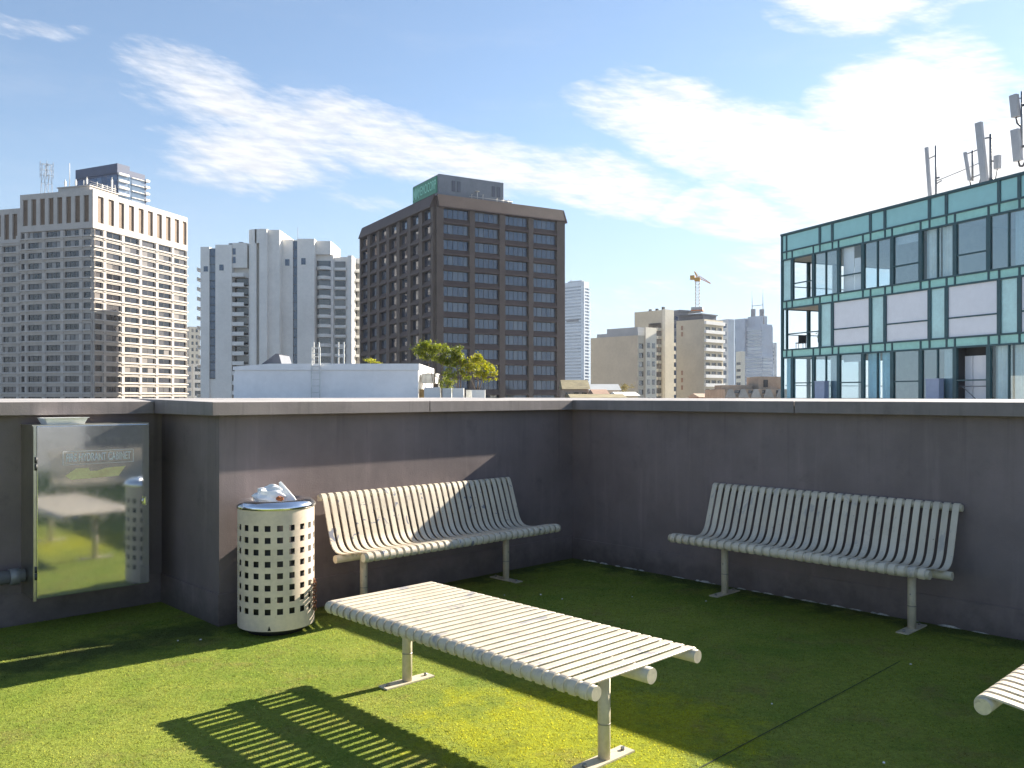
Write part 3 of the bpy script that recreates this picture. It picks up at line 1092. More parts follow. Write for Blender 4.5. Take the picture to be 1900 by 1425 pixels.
tr = MB()
x0, x1, y0, y1 = -0.31, -0.035, 0.02, 0.20
zz = z1 + 0.0025
for (a, b_, c, d, e, f) in ((x0 + .02, x1 - .02, y0 + .02, y1 - .02, zz, zz + .003),):
    tr.box(a, b_, c, d, e, f)
for sgn in (0, 1):
    yb, yt = (y0 + .02, y0) if sgn == 0 else (y1 - .02, y1)
    tr.prism([(x0 + .02, yb, zz), (x1 - .02, yb, zz), (x1, yt, zz + .045), (x0, yt, zz + .045)], (0, 0.0025, 0))
    xb, xt = (x0 + .02, x0) if sgn == 0 else (x1 - .02, x1)
    tr.prism([(xb, y0 + .02, zz), (xb, y1 - .02, zz), (xt, y1, zz + .045), (xt, y0, zz + .045)], (0.0025, 0, 0))
tr.box(x0 - .008, x1 + .008, y0 - .008, y0, zz + .044, zz + .048)
o = tr.build('plastic_tray', 'white_plastic', None, tuple(deck(-4.235, 0.70, 0)))
o.rotation_euler = (0, 0, DROT)
tag(o, 'empty pale plastic food tray left on top of the steel cabinet', 'tray')

m_ = MB()
m_.path([tuple(deck(-9.0, 0.90, 0.36)), tuple(deck(-4.625, 0.90, 0.36))], 0.045, 16)
m_.tube(tuple(deck(-4.72, 0.90, 0.36)), tuple(deck(-4.66, 0.90, 0.36)), 0.056, seg=16)
for x in (-5.6, -7.4):
    m_.tube(tuple(deck(x, 0.90, 0.36)), tuple(deck(x + .03, 0.90, 0.36)), 0.052, seg=16)
o = m_.build('pipe', 'zinc_pipe')
tag(o, 'grey horizontal pipe running along the recessed parapet into the side of the cabinet', 'pipe')

# litter on the turf
rs = random.Random(21)
spots = [(1113, 1236, .010), (395, 1118, .011), (1690, 1236, .010), (1432, 1310, .009), (1003, 1106, .014), (1043, 1114, .010), (936, 1107, .009), (1173, 1110, .008), (455, 1168, .016), (372, 1190, .012), (330, 1192, .011), (1310, 1118, .010), (1640, 1420, .010)]
for i, (px, py, s_) in enumerate(spots):
    Z = CAM_H * 1600 / (py - 734)
    X = (px - 950) / 1600 * Z
    m_ = MB()
    a = rs.uniform(0, 3)
    pts = [(math.cos(a + k * 1.57) * s_ * rs.uniform(.4, .9), math.sin(a + k * 1.57) * s_ * rs.uniform(.4, .9), 0.010) for k in range(4)]
    m_.prism(pts, (0.001, 0.001, 0.002 + 0.2 * s_))
    o = m_.build('litter_scrap', 'paper', None, (X, Y, 0) if False else (X, Z, 0))
    tag(o, 'tiny pale scrap of litter lying on the green turf', 'litter', 'tiny scraps of litter on the turf')


# ================================================================== BUILDINGS
def frame(P, az):
    """thing location and rotation from its near corner and the bearing of its right-hand face (degrees right of the view axis)"""
    return (P[0], P[1], GZ), math.atan2(math.cos(R(az)), math.sin(R(az)))


WIN = {}


def win_mesh(w, h, cols, glass, fr, rows=1, ft=0.06):
    key = (round(w, 2), round(h, 2), cols, glass, fr, rows)
    if key in WIN:
        return WIN[key]
    mb = MB()
    win_into(mb, 0, w, 0, h, cols, rows, ft, lambda u0, u1, n0, n1, a, b_, mi: mb.box(u0, u1, -n1, -n0, a, b_, mi))
    me = bpy.data.meshes.new('window')
    me.from_pydata(mb.v, [], mb.f)
    me.materials.append(MATS[glass])
    me.materials.append(MATS[fr])
    me.polygons.foreach_set('material_index', mb.mi)
    WIN[key] = me
    return me


def win_into(mb, u0, u1, z0, z1, cols, rows, ft, bx):
    pw = (u1 - u0) / cols
    ph = (z1 - z0) / rows
    for i in range(cols):
        for j in range(rows):
            bx(u0 + i * pw + ft / 2, u0 + (i + 1) * pw - ft / 2, 0.0, 0.03, z0 + j * ph + ft / 2, z0 + (j + 1) * ph - ft / 2, 0)
    for i in range(cols + 1):
        c = u0 + i * pw
        bx(max(u0, c - ft / 2), min(u1, c + ft / 2), 0.0, 0.075, z0 + ft / 2, z1 - ft / 2, 1)
    for j in range(rows + 1):
        c = z0 + j * ph
        bx(u0, u1, 0.0, 0.08, max(z0, c - ft / 2), min(z1, c + ft / 2), 1)


def place_windows(t, wins, glass, fr, zoff, name='window', limit=100, ft=0.06):
    """wins: (face, u0, u1, n, z0, z1, cols, rows, weight). The largest become parts, the rest one part"""
    wins = sorted(wins, key=lambda q: -q[8])
    for (face, u0, u1, n_, z0, z1, cols, rows, wt) in wins[:limit]:
        o = bpy.data.objects.new(name, win_mesh(u1 - u0, z1 - z0, cols, glass, fr, rows, ft))
        col.objects.link(o)
        o.parent = t
        if face == 'R':
            o.location = (u0, -n_, z0 - zoff)
        else:
            o.location = (-n_, u1, z0 - zoff)
            o.rotation_euler = (0, 0, R(-90))
    if len(wins) > limit:
        mb = MB(zoff)
        for (face, u0, u1, n_, z0, z1, cols, rows, wt) in wins[limit:]:
            win_into(mb, u0, u1, z0, z1, cols, rows, ft, lambda a0, a1, n0, n1, c0, c1, mi: mb.fbox(face, a0, a1, n_ + n0, n_ + n1, c0, c1, mi))
        tag(mb.build(name, [glass, fr], t), kind='stuff')


def grid(mb, face, us, zs_, U0, U1, Z0, Z1, t, n0=0.0, mi=0, mip=None):
    """solid wall skin of thickness t with openings us x zs_"""
    mip = mi if mip is None else mip
    zs_ = sorted(zs_)
    us = sorted(us)
    prev = Z0
    for a, b_ in zs_ + [(Z1, None)]:
        mb.fbox(face, U0, U1, n0, n0 + t, prev, a, mi)
        prev = b_
    for a, b_ in zs_:
        pu = U0
        for c, d in us + [(U1, None)]:
            if c - pu > 0.01:
                mb.fbox(face, pu, c, n0, n0 + t - 0.002, a, b_, mip)
            pu = d


# ---------------------------------------------------------------- hotel tower, left
loc, rz = frame((-122.5, 252), 16.7)
ht = thing('hotel_tower', 'tall cream hotel tower at far left with a crown of brown slots', 'building', loc, rz)
HW, HD, HT = 41.95, 26.17, 61.8
m_ = MB(GZ)
m_.box(0.6, HW - .6, 0.6, HD - .2, GZ, HT - 1.0)
m_.box(3.6, HW - .7, HD - .19, 62, GZ, HT - 4.2)
wr = [(0.5, 3.3)] + [(4.9 + 7.6 * k, 10.9 + 7.6 * k) for k in range(4)] + [(35.3, 41.3)]
wl = [(0.5, 3.0), (4.6, 9.8), (11.4, 16.6), (18.2, 23.4), (24.6, 25.9)]
wl2 = [(27.0, 29.5), (31.1, 36.1), (37.9, 42.9), (44.7, 49.7), (51.5, 56.5), (58, 61)]
zr = [(50.35 - 3.07 * k - 1.70, 50.35 - 3.07 * k) for k in range(17)]
# crown with slots
lr = [(1.3 + 4.25 * k, 3.65 + 4.25 * k) for k in range(9)] + [(39.4, 41.5)]
ll = [(0.9 + 3.2 * k, 2.75 + 3.2 * k) for k in range(8)]
ll2 = [(27.2 + 3.2 * k, 29.05 + 3.2 * k) for k in range(11)]
grid(m_, 'R', lr, [(52.4, 60.2)], -0.6, HW, 50.55, HT, 0.6, -0.6 + 0.6)
grid(m_, 'L', ll, [(52.4, 60.2)], 0.0, HD, 50.55, HT, 0.6, 0.0)
grid(m_, 'L', ll2, [(49.4, 57.1)], HD + .01, 62, 47.5, HT - 3.1, 0.6, -3.0)
m_.fbox('R', 0, HW, -0.6, 0.0, GZ, HT - 0.4)
m_.fbox('L', 0.601, HD, -0.6, 0.0, GZ, HT - 0.4)
m_.fbox('L', HD + .01, 62, -3.6, -3.0, GZ, HT - 3.4)
for face, us, U0, U1, n0 in (('R', wr, 0.0, HW, 0.0), ('L', wl, 0.0, HD, 0.0), ('L', wl2, HD + .02, 62, -3.0)):
    for k, (a, b_) in enumerate(zr):
        # spandrel with ledge and lower lip
        nxt = zr[k + 1][1] if k + 1 < len(zr) else a - 1.5
        m_.fbox(face, U0, U1, n0, n0 + 0.45, nxt + 0.30, a - 0.001)
        m_.fbox(face, U0 - (0.3 if face == 'R' else 0), U1 + 0.3, n0, n0 + 0.85, a - 0.50, a - 0.18)
        m_.fbox(face, U0, U1, n0, n0 + 0.30, nxt, nxt + 0.299)
        pu = U0
        for c, d in us + [(U1, None)]:
            if c - pu > .05:
                m_.fbox(face, pu, c, n0, n0 + 0.40, a, b_)
                if c - pu < 2.5:
                    m_.fbox(face, pu + .25, c - .25, n0 + .4, n0 + 0.62, a - 0.9, b_)
            pu = d
    a = zr[-1][0] - 3.0
m_.build('wall', 'hotel_wall', ht)
wins = []
for k, (a, b_) in enumerate(zr):
    if a < -1:
        continue
    for c, d in wr:
        wins.append(('R', c, d, 0.0, a, b_, 2 if d - c > 4 else 1, 1, (d - c) * 1.6 / (1 + c * .02)))
    for c, d in wl:
        wins.append(('L', c, d, 0.0, a, b_, 3 if d - c > 4 else 1, 1, (d - c) / (1 + c * .02)))
    for c, d in wl2:
        if c < 45:
            wins.append(('L', c, d, -3.0, a, b_, 3 if d - c > 4 else 1, 1, (d - c) * .6))
place_windows(ht, wins, 'glass_hotel', 'dark_frame', GZ, ft=0.16)
for face, us, n_, za, zb in (('R', lr, 0.0, 52.4, 60.2), ('L', ll, 0.0, 52.4, 60.2), ('L', ll2[:5], -3.0, 49.4, 57.1)):
    for c, d in us:
        q = MB(GZ)
        q.fbox(face, c, d, n_ + 0.02, n_ + 0.10, za, zb)
        for i in range(int((zb - za) / 0.6)):
            q.fbox(face, c + .03, d - .03, n_ + 0.10, n_ + 0.14, za + .6 * i + .1, za + .6 * i + .35)
        q.build('louvre', 'hotel_louvre', ht)
q = MB(GZ)
q.box(1.5, 13, 2.5, 14.0, HT - 1.0, HT + 1.6)
q.box(1.2, 13.3, 2.2, 14.3, HT + 1.6, HT + 1.9)
q.build('plant_room', 'hotel_wall', ht)
q = MB(GZ)
for i, (x, y, h) in enumerate([(2, 4, 2.6), (2.4, 5.5, 1.8), (2, 8, 2.2), (2.2, 10.5, 7.2), (2.1, 12, 2.4), (5, 3, 1.8), (7, 3, 1.6), (9, 3, 1.7), (11, 3, 4.6), (12.5, 3.2, 2.6)]):
    q = MB(GZ)
    q.tube((x, y, HT + 1.9), (x, y, HT + 1.9 + h), 0.11, seg=6)
    if i % 2 == 0:
        q.box(x - .2, x + .2, y - .2, y + .2, HT + 2.4, HT + 1.6 + h * .9)
    q.build('roof_antenna', 'crane_white', ht)
q = MB(GZ)
for z in (HT + 2.6, HT + 3.2):
    q.tube((1.8, 3, z), (12.8, 3, z), 0.06, seg=5)
q.build('antenna_rail', 'crane_white', ht)

# lattice mast behind the hotel
mx, my, mt = -170.0, 315.0, 86.0
lm = MB()
zb = 62
def lattice(mb, cx, cy, z0, z1, w0, w1, nseg, r):
    c4 = [(-1, -1), (1, -1), (1, 1), (-1, 1)]
    lev = []
    for i in range(nseg + 1):
        t = i / nseg
        w = (w0 + (w1 - w0) * t) / 2
        lev.append([(cx + a * w, cy + b_ * w, z0 + (z1 - z0) * t) for a, b_ in c4])
    for i in range(nseg):
        for k in range(4):
            mb.tube(lev[i][k], lev[i + 1][k], r, seg=5)
            mb.tube(lev[i][k], lev[i + 1][(k + 1) % 4], r * .6, seg=4)
            mb.tube(lev[i + 1][k], lev[i + 1][(k + 1) % 4], r * .6, seg=4)
lattice(lm, 0, 0, GZ, mt, 9, 2.2, 18, 0.09)
for z in (mt - 4, mt - 2, mt):
    for a in range(6):
        t = a * math.pi / 3
        lm.tube((0, 0, z), (2.4 * math.cos(t), 2.4 * math.sin(t), z), .05, seg=4)
        lm.tube((2.4 * math.cos(t), 2.4 * math.sin(t), z - .9), (2.4 * math.cos(t), 2.4 * math.sin(t), z + .9), .08, seg=4)
o = lm.build('lattice_mast', 'galv', None, (mx, my, 0))
tag(o, 'thin grey lattice radio mast rising behind the roof of the hotel tower', 'mast')

# blue glass tower behind the hotel
loc, rz = frame((-183.0, 400), 26)
bt = thing('glass_tower', 'dark blue glass tower with stacked white balconies standing behind the hotel tower', 'building', loc, rz)
m_ = MB(GZ)
m_.box(0, 16.2, 0, 28, GZ, 105)
m_.build('core', 'navy_screen', bt)
m_ = MB(GZ)
m_.box(-0.35, 6.5, -0.35, 28.3, 105.01, 109.3)
m_.box(6.51, 16.0, 0.5, 27, 105.01, 107.6)
m_.build('roof_screen', 'navy_screen', bt)
m_ = MB(GZ)
for i in range(14):
    z = 104 - 3.1 * (i + 1)
    for j in range(8):
        m_.fbox('L', 0.2 + 3.45 * j, 3.55 + 3.45 * j, 0.0, 0.15, z + .1, z + 3.0)
m_.build('curtain_wall', 'glass_navy', bt)
for i in range(14):
    z = 104.5 - 3.1 * i
    q = MB(GZ)
    q.box(0.2, 5.6, -1.2, -0.01, z - .35, z + .6)
    q.box(7.6, 16.2, -0.9, -0.01, z - .3, z)
    q.box(15.2, 17.4, -1.3, 5, z - .3, z + .7)
    q.build('balcony', 'white_band', bt)
m_ = MB(GZ)
for i in range(14):
    z = 104.5 - 3.1 * i
    m_.box(0.3, 5.6, -0.2, -0.02, z - 2.5, z - .4)
    m_.box(5.8, 7.4, -0.3, -0.02, z - 3.05, z)
    m_.box(7.6, 15.1, -0.25, -0.02, z - 3.0, z - .32)
m_.build('glazing', 'glass_far', bt)

# ---------------------------------------------------------------- white apartment tower
WZ = 255.0
K = WZ / 1600


def wx(px, Z=WZ):
    return (px - 950) / 1600 * Z


def wz(py, Z=WZ):
    return CAM_H + (734 - py) / 1600 * Z


at = thing('apartment_tower', 'white apartment tower with tall blank walls, blue window strips and rounded balconies', 'building', (-75, WZ, GZ), 0)
AX = -75.0


def ax_(px, Z):
    return wx(px, Z) - AX


m_ = MB(GZ)
WTOP = wz(458)
def wb(p0, p1, Z, dback, top, mi=0, zb=GZ):
    m_.box(ax_(p0, Z), ax_(p1, Z), Z - WZ, dback - 0.01 * (p0 % 7), zb, top, mi)
# left wing split by a recessed strip
wb(372, 388.5, 255, 27, WTOP)
wb(399.5, 430, 255, 27.3, wz(454))
m_.box(ax_(388.5, 255), ax_(399.5, 255), 0.5, 27.1, GZ, WTOP - .3)
m_.box(ax_(430, 255), ax_(457, 255), 2.6, 26.6, GZ, wz(452))          # behind the balconies
m_.box(ax_(430, 255), ax_(457, 255), 0.6, 2.59, wz(496), wz(450))
# lift core, rounded left corner
ccx, ccr = ax_(457, 254), 3.0
pts = [(ccx + ccr - ccr * math.cos(R(a)), -1 + ccr - ccr * math.sin(R(a))) for a in range(0, 91, 15)]
pr = pts + [(ax_(473, 254), -1.0), (ax_(473, 254), 15), (ccx, 15)]
m_.prism([(x, y, GZ) for x, y in pr], (0, 0, wz(425, 254) - GZ))
m_.box(ax_(481, 254), ax_(495, 254), -1.0, 15.1, GZ, wz(424.5, 254))
m_.box(ax_(473, 254) + .01, ax_(481, 254) - .01, -1.0, 15.2, wz(452), wz(425, 254))
m_.box(ax_(473, 254) + .01, ax_(481, 254) - .01, 1.2, 15.2, GZ, wz(452) - .01)
m_.box(ax_(495, 254) + .01, ax_(516, 254), 0.4, 15.3, GZ, wz(424.8, 254))
# right wing
m_.box(ax_(513, 258), ax_(521, 258), 4.0, 25, GZ, wz(445, 258))
m_.box(ax_(521, 258) - .01, ax_(543.5, 258), 3.0, 25.1, GZ, wz(444, 258))
m_.box(ax_(543.5, 258), ax_(551.5, 258), 3.5, 25.2, GZ, wz(444.5, 258))
m_.box(ax_(551.5, 258), ax_(583, 258), 3.0, 25.3, GZ, wz(443, 258))
# block over the rounded balconies
m_.box(ax_(584, 259), ax_(612, 259), 5.0, 20, wz(471, 259), wz(446, 259))
m_.box(ax_(584, 259), ax_(616, 259), 6.2, 20.2, GZ, wz(470, 259) - .02)
m_.box(ax_(616, 262) + .01, ax_(646, 262), 7.0, 22, GZ, wz(477, 262))
m_.box(ax_(646, 262), ax_(654, 262), 6.0, 22.1, GZ, wz(475, 262))
m_.box(ax_(654, 266), ax_(666, 266), 12.5, 24, GZ, wz(478, 266))
m_.build('wall', 'white_wall', at)


def window_strip(p0, p1, y, Z, ytop, ybot, n_):
    q = MB(GZ)
    zt, zb_ = wz(ytop, Z), wz(ybot, Z)
    h = (zt - zb_) / n_
    for i in range(n_):
        q.box(ax_(p0, Z) + .05, ax_(p1, Z) - .05, y - .12, y - .005, zb_ + h * i + .12, zb_ + h * (i + 1) - .12)
        q.box(ax_(p0, Z), ax_(p1, Z), y - .2, y - .001, zb_ + h * i - .12, zb_ + h * i + .10, 1)
    q.build('window_strip', ['glass_blue', 'dark_frame'], at)


window_strip(388.5, 399.5, 0.5, 255, 460, 702, 16)
window_strip(543.5, 551.5, 3.5, 258, 446, 740, 18)
for p0, p1, y0, y1, Z, yy in ((378, 386, 494, 504, 255, 0), (407, 415, 491, 502, 255, 0), (529, 537, 481, 493, 258, 3), (559, 567, 479, 491, 258, 3), (430.5, 436, 460, 472, 255, .6), (430.5, 436, 476, 488, 255, .6)):
    q = MB(GZ)
    q.box(ax_(p0, Z), ax_(p1, Z), yy - .06, yy - .002, wz(y1, Z), wz(y0, Z))
    q.box(ax_(p0, Z) - .08, ax_(p1, Z) + .08, yy - .12, yy - .001, wz(y1, Z) - .12, wz(y1, Z) - .001, 1)
    q.build('window', ['glass_blue', 'white_band'], at)
FLH = 18.25 * K
for i in range(14):
    ztop = wz(512) - FLH * i
    # inset balconies left of the core
    q = MB(GZ)
    q.box(ax_(430.5, 255), ax_(452, 255), 0.2, 2.58, ztop - .15, ztop + .05)
    q.box(ax_(430.5, 255), ax_(452, 255), 0.05, 0.19, ztop - .2, ztop + .95)
    q.build('balcony', 'white_band', at)
    q = MB(GZ)
    q.box(ax_(431, 255), ax_(456, 255), 2.45, 2.57, ztop - FLH + .2, ztop - .3)
    q.build('balcony_glazing', 'glass_dark', at)
    # rounded balconies on the right
    zt = wz(498, 259) - FLH * i
    q = MB(GZ)
    x0, x1 = ax_(585, 259), ax_(612, 259)
    n = 8
    ring = [(x0 + (x1 - x0) * k / n, 6.2 - 2.2 * math.sin(math.pi * k / n) ** .7) for k in range(n + 1)]
    q.prism([(x, y, zt - .2) for x, y in ring], (0, 0, .95))
    q.build('balcony', 'white_band', at)
    q = MB(GZ)
    q.box(x0 + .1, x1 - .2, 6.05, 6.19, zt + .75, zt + FLH - .3)
    q.build('balcony_glazing', 'glass_flat', at)
    zt = wz(497, 262) - FLH * i
    q = MB(GZ)
    q.box(ax_(622, 262), ax_(641, 262), 6.8, 6.99, zt, zt + 1.9)
    q.box(ax_(621, 262), ax_(643, 262), 6.3, 6.99, zt - 0.8, zt - .01, 1)
    q.build('window', ['glass_dark', 'white_band'], at)
    zt = wz(500, 266) - FLH * i
    q = MB(GZ)
    q.box(ax_(655, 266), ax_(668, 266), 10.6, 12.49, zt - .8, zt)
    q.build('balcony', 'white_band', at)
    q = MB(GZ)
    q.box(ax_(655, 266), ax_(665, 266), 12.3, 12.48, zt + .1, zt + 2.0)
    q.build('balcony_glazing', 'glass_dark', at)
    # small openings beside the core
    q = MB(GZ)
    q.box(ax_(513.5, 258), ax_(520.5, 258), 3.9, 3.99, wz(481, 258) - FLH * i, wz(472, 258) - FLH * i)
    q.build('window', 'glass_dark', at)
    # balconies on the left flank
    zt = wz(500) - FLH * i
    q = MB(GZ)
    q.box(ax_(360.5, 255), ax_(372, 255) - .01, 2.0, 9, zt - .2, zt + .02)
    q.box(ax_(360.5, 255), ax_(361.5, 255), 2.0, 9, zt + .02, zt + .95)
    q.build('balcony', 'white_band', at)
q = MB(GZ)
q.tube((ax_(545, 258), 8, wz(444)), (ax_(545, 258), 8, wz(412)), .07, seg=5)
q.build('whip_antenna', 'galv', at)
for px, h in ((418, 4), (425, 3), (437, 5), (445, 4), (578, 4), (604, 3)):
    q = MB(GZ)
    q.box(ax_(px, 258), ax_(px, 258) + 1.2, 6, 7.2, wz(452) - .2, wz(452) - .2 + h * .35)
    q.build('roof_vent', 'galv', at)

# ---------------------------------------------------------------- brown office tower
loc, rz = frame((-16.42, 185), 59.7)
bw = thing('office_tower', 'dark brown office tower in the middle with sloped hoods over its window bands', 'building', loc, rz)
BW, BD, BT = 32.9, 44.4, 44.9
wr = [(1.6, 7.9), (9.2, 15.4), (16.9, 23.0), (24.3, 30.7)]
wl = [(0.9 + 6.32 * k, 5.4 + 6.32 * k) for k in range(7)]
P_ = 3.36
zr = [(42.0 - P_ * k - 2.1, 42.0 - P_ * k) for k in range(14)]
m_ = MB(GZ)
m_.box(0.02, BW - .02, 0.02, BD - .02, GZ, BT - 0.3)
m_.build('wall', 'brown_wall', bw)


def hood(mb, face, u0, u1, ztop, zbot, dep, lip=0.25):
    if face == 'R':
        pr = [(u0, 0.0, ztop), (u0, 0.0, zbot), (u0, -dep, zbot), (u0, -dep, zbot + lip), (u0, -0.18, ztop)]
        mb.prism(pr, (u1 - u0, 0, 0))
    elif face == 'L':
        pr = [(0.0, u0, ztop), (0.0, u0, zbot), (-dep, u0, zbot), (-dep, u0, zbot + lip), (-0.18, u0, ztop)]
        mb.prism(pr[::-1], (0, u1 - u0, 0))
    elif face == 'RR':
        pr = [(BW, u0, ztop), (BW, u0, zbot), (BW + dep, u0, zbot), (BW + dep, u0, zbot + lip), (BW + .18, u0, ztop)]
        mb.prism(pr, (0, u1 - u0, 0))
    else:
        pr = [(u0, BD, ztop), (u0, BD, zbot), (u0, BD + dep, zbot), (u0, BD + dep, zbot + lip), (u0, BD + .18, ztop)]
        mb.prism(pr[::-1], (u1 - u0, 0, 0))


m_ = MB(GZ)
for face, us, U in (('R', wr, BW), ('L', wl, BD), ('RR', [(1.5, BD - 1.5)], BD), ('BB', [(1.5, BW - 1.5)], BW)):
    for k, (a, b_) in enumerate(zr):
        for c, d in us:
            nb = zr[k + 1][1] if k + 1 < len(zr) else a - 1.3
            hood(m_, face, c, d, a, nb, 0.85, .2)
    hood(m_, face, 0.35 if face in 'RL' else 0, U - .3, BT, 42.0, 1.15, .25)
m_.build('hood', 'brown_wall', bw)
m_ = MB(GZ)
pu = 0
for c, d in wr + [(BW, None)]:
    m_.fbox('R', pu, c - .002, 0.0, 0.72, GZ, 42.0 - .003)
    pu = d
pu = 0.0
for c, d in wl + [(BD, None)]:
    m_.fbox('L', pu, c - .002, 0.0, 0.70, GZ, 42.0 - .003)
    pu = d
m_.build('piers', 'brown_pier', bw)
wins = []
for k, (a, b_) in enumerate(zr):
    if a < -2:
        continue
    for c, d in wr:
        wins.append(('R', c, d, 0.0, a, b_, 5, 1, 10))
    for c, d in wl:
        wins.append(('L', c, d, 0.0, a, b_, 3, 1, 5 - c * .05))
place_windows(bw, wins, 'glass_blue', 'dark_frame', GZ, ft=0.09)
# penthouse with sign
q = MB(GZ)
q.box(1.5, 17.6, 1.4, 15.2, BT - .3, 49.7)
q.box(17.6, 20.0, 1.8, 13.0, BT - .3, 46.0)
ph = q.build('penthouse', 'penthouse', bw)
q = MB(GZ)
for u in (4.6, 5.9, 14.6, 15.9):
    q = MB(GZ)
    q.box(u, u + .8, 1.28, 1.399, 46.3, 48.6)
    q.build('vent_slot', 'slate_wall', ph)
q = MB(GZ)
q.box(1.30, 1.499, 2.2, 15.0, 45.8, 49.4)
sb = q.build('sign_board', 'sign_green', ph)
# lettering reads from left to right when facing the left-hand face
text_part('lettering', 'MEMOCORP', 2.9, 'sign_letter', sb, (1.28, 7.3, 47.65 - GZ), (R(90), 0, R(-90)), 0.60, 0.01)
q = MB(GZ)
for o_ in (0.0, 1.25):
    zl, zh = 46.4, 48.9
    y0 = 14.6 - o_
    for (ya, za), (yb, zb_) in (((y0, zl), (y0 - .35, zh)), ((y0 - .35, zh), (y0 - .85, zl + .4)), ((y0 - .85, zl + .4), (y0 - 1.3, zh)), ((y0 - 1.3, zh), (y0 - 1.65, zl))):
        q.prism([(1.27, ya + .16, za), (1.27, ya - .16, za), (1.27, yb - .16, zb_), (1.27, yb + .16, zb_)], (0.02, 0, 0))
q.build('logo', 'sign_letter', sb)
q = MB(GZ)
for (u, h, r_) in ((9.2, 1.0, .2), (10.6, 1.7, .5), (12.0, 1.2, .25), (15.6, .9, .2), (17.2, 1.1, .25), (18.6, .9, .2)):
    q = MB(GZ)
    q.tube((u, 0.8, BT - .1), (u, 0.8, BT + h), .06, seg=6)
    q.lathe([(0.02, BT + h), (r_, BT + h + r_ * .5), (r_ * 1.02, BT + h + r_ * .55)], 12, 0, u, .8)
    q.build('satellite_dish', 'crane_white', bw)
q = MB(GZ)
q.tube((8.5, .7, BT + .6), (19.6, .7, BT + .6), .05, seg=5)
q.build('roof_rail', 'crane_white', bw)

# ---------------------------------------------------------------- white rooftop shed, planters and trees on the neighbouring roof
nr = MB()
nr.box(-16, 1.5, 37.5, 54, GZ, 1.28)
o = nr.build('low_building', 'concrete')
tag(o, 'low neighbouring building whose flat roof carries the white shed and potted trees', 'building')
sh = thing('rooftop_shed', 'long low white windowless rooftop shed beyond the parapet with a ladder on its side', 'shed', (-8.6, 40, 1.28), 0)
q = MB()
q.box(-4.25, 4.25, 0, 7.5, 0, 1.50)
q.prism([(-4.32, 0.02, 0), (-4.251, 0.02, 0), (-4.251, 0.02, 1.42), (-4.32, 0.02, 1.28)], (0, 7, 0))
q.build('wall', 'shed_white', sh)
q = MB()
q.box(-2.6, 4.30, -0.07, 7.55, 1.502, 1.80)
q.prism([(-2.601, -.07, 1.502), (-2.601, -.07, 1.80), (-4.32, -.07, 1.66), (-4.32, -.07, 1.502)], (0, 7.6, 0))
q.build('roof_edge', 'shed_white', sh)
q = MB()
for x in (-0.66, -0.28):
    q.box(x - .025, x + .025, -.20, -.14, 0.02, 2.55)
for i in range(8):
    q.box(-0.63, -0.31, -.18, -.16, 0.15 + .3 * i, 0.18 + .3 * i)
for x in (-0.60, 0.55):
    q.box(x - .03, x + .03, -.06, 0.0, 1.80, 2.8)
    q.box(x + .22, x + .28, -.06, 0.0, 1.80, 2.8)
    for z in (2.1, 2.5):
        q.box(x + .03, x + .22, -.05, -.01, z, z + .05)
lad = q.build('ladder', 'white_frame', sh)
q = MB()
q.prism([(-3.55, 2, 1.8), (-2.6, 2, 1.8), (-2.75, 2, 2.32), (-2.85, 2, 2.32)], (0, 2, 0))
q.build('skylight', 'slate_wall', sh)
q = MB()
q.prism([(-3.66, 1.96, 1.8), (-3.54, 1.96, 1.8), (-2.78, 1.96, 2.36), (-2.9, 1.96, 2.36)], (0, 2.06, 0))
q.build('skylight_glass', 'slate_wall', sh)
q = MB()
q.box(4.35, 5.0, 0.6, 2.4, 0.9, 1.34)
q.box(4.32, 5.05, 0.55, 2.45, 1.34, 1.37)
q.path([(4.9, .5, 1.33), (5.15, .5, 1.15), (5.18, .5, 0.0)], .03)
for x in (4.5, 4.8):
    q.box(x, x + .03, .57, .6, .0, 1.33)
q.build('side_canopy', 'white_frame', sh)
tbx = MB()
tbx.box(0, 0.5, 0, .6, 0, .62)
for i in range(5):
    tbx.box(.02 + .1 * i, .09 + .1 * i, -.02, 0, 0.02, .60)
o = tbx.build('timber_crate', 'timber', None, (-4.38, 40.5, 1.28))
tag(o, 'brown slatted timber box between the white shed and the planters', 'crate')


def planter(x0, x1, Y, h, label, m_='planter_white'):
    q = MB()
    w = x1 - x0
    t = .05
    q.box(0, w, 0, t, 0, h)
    q.box(0, w, w * .8 - t, w * .8, 0, h)
    q.box(0, t, t + .001, w * .8 - t - .001, 0, h)
    q.box(w - t, w, t + .001, w * .8 - t - .001, 0, h)
    q.box(t, w - t, t, w * .8 - t, 0.01, h - .06, 1)
    o = q.build('planter_box', [m_, 'bark'], None, (x0, Y, 1.282))
    return tag(o, label, 'planter', 'white planter boxes on the neighbouring roof')


planter(-4.05, -3.32, 39.7, .70, 'widest white planter box next to the white shed')
planter(-3.22, -2.80, 39.9, .66, 'small white planter box with a dark low bush')
planter(-2.74, -2.22, 39.6, .66, 'white planter box below the tall forked stems')
planter(-2.15, -1.80, 40.3, .58, 'narrow white planter box set back between two others')
planter(-1.84, -1.24, 39.6, .58, 'white planter box at the right end under the lime yellow tree')


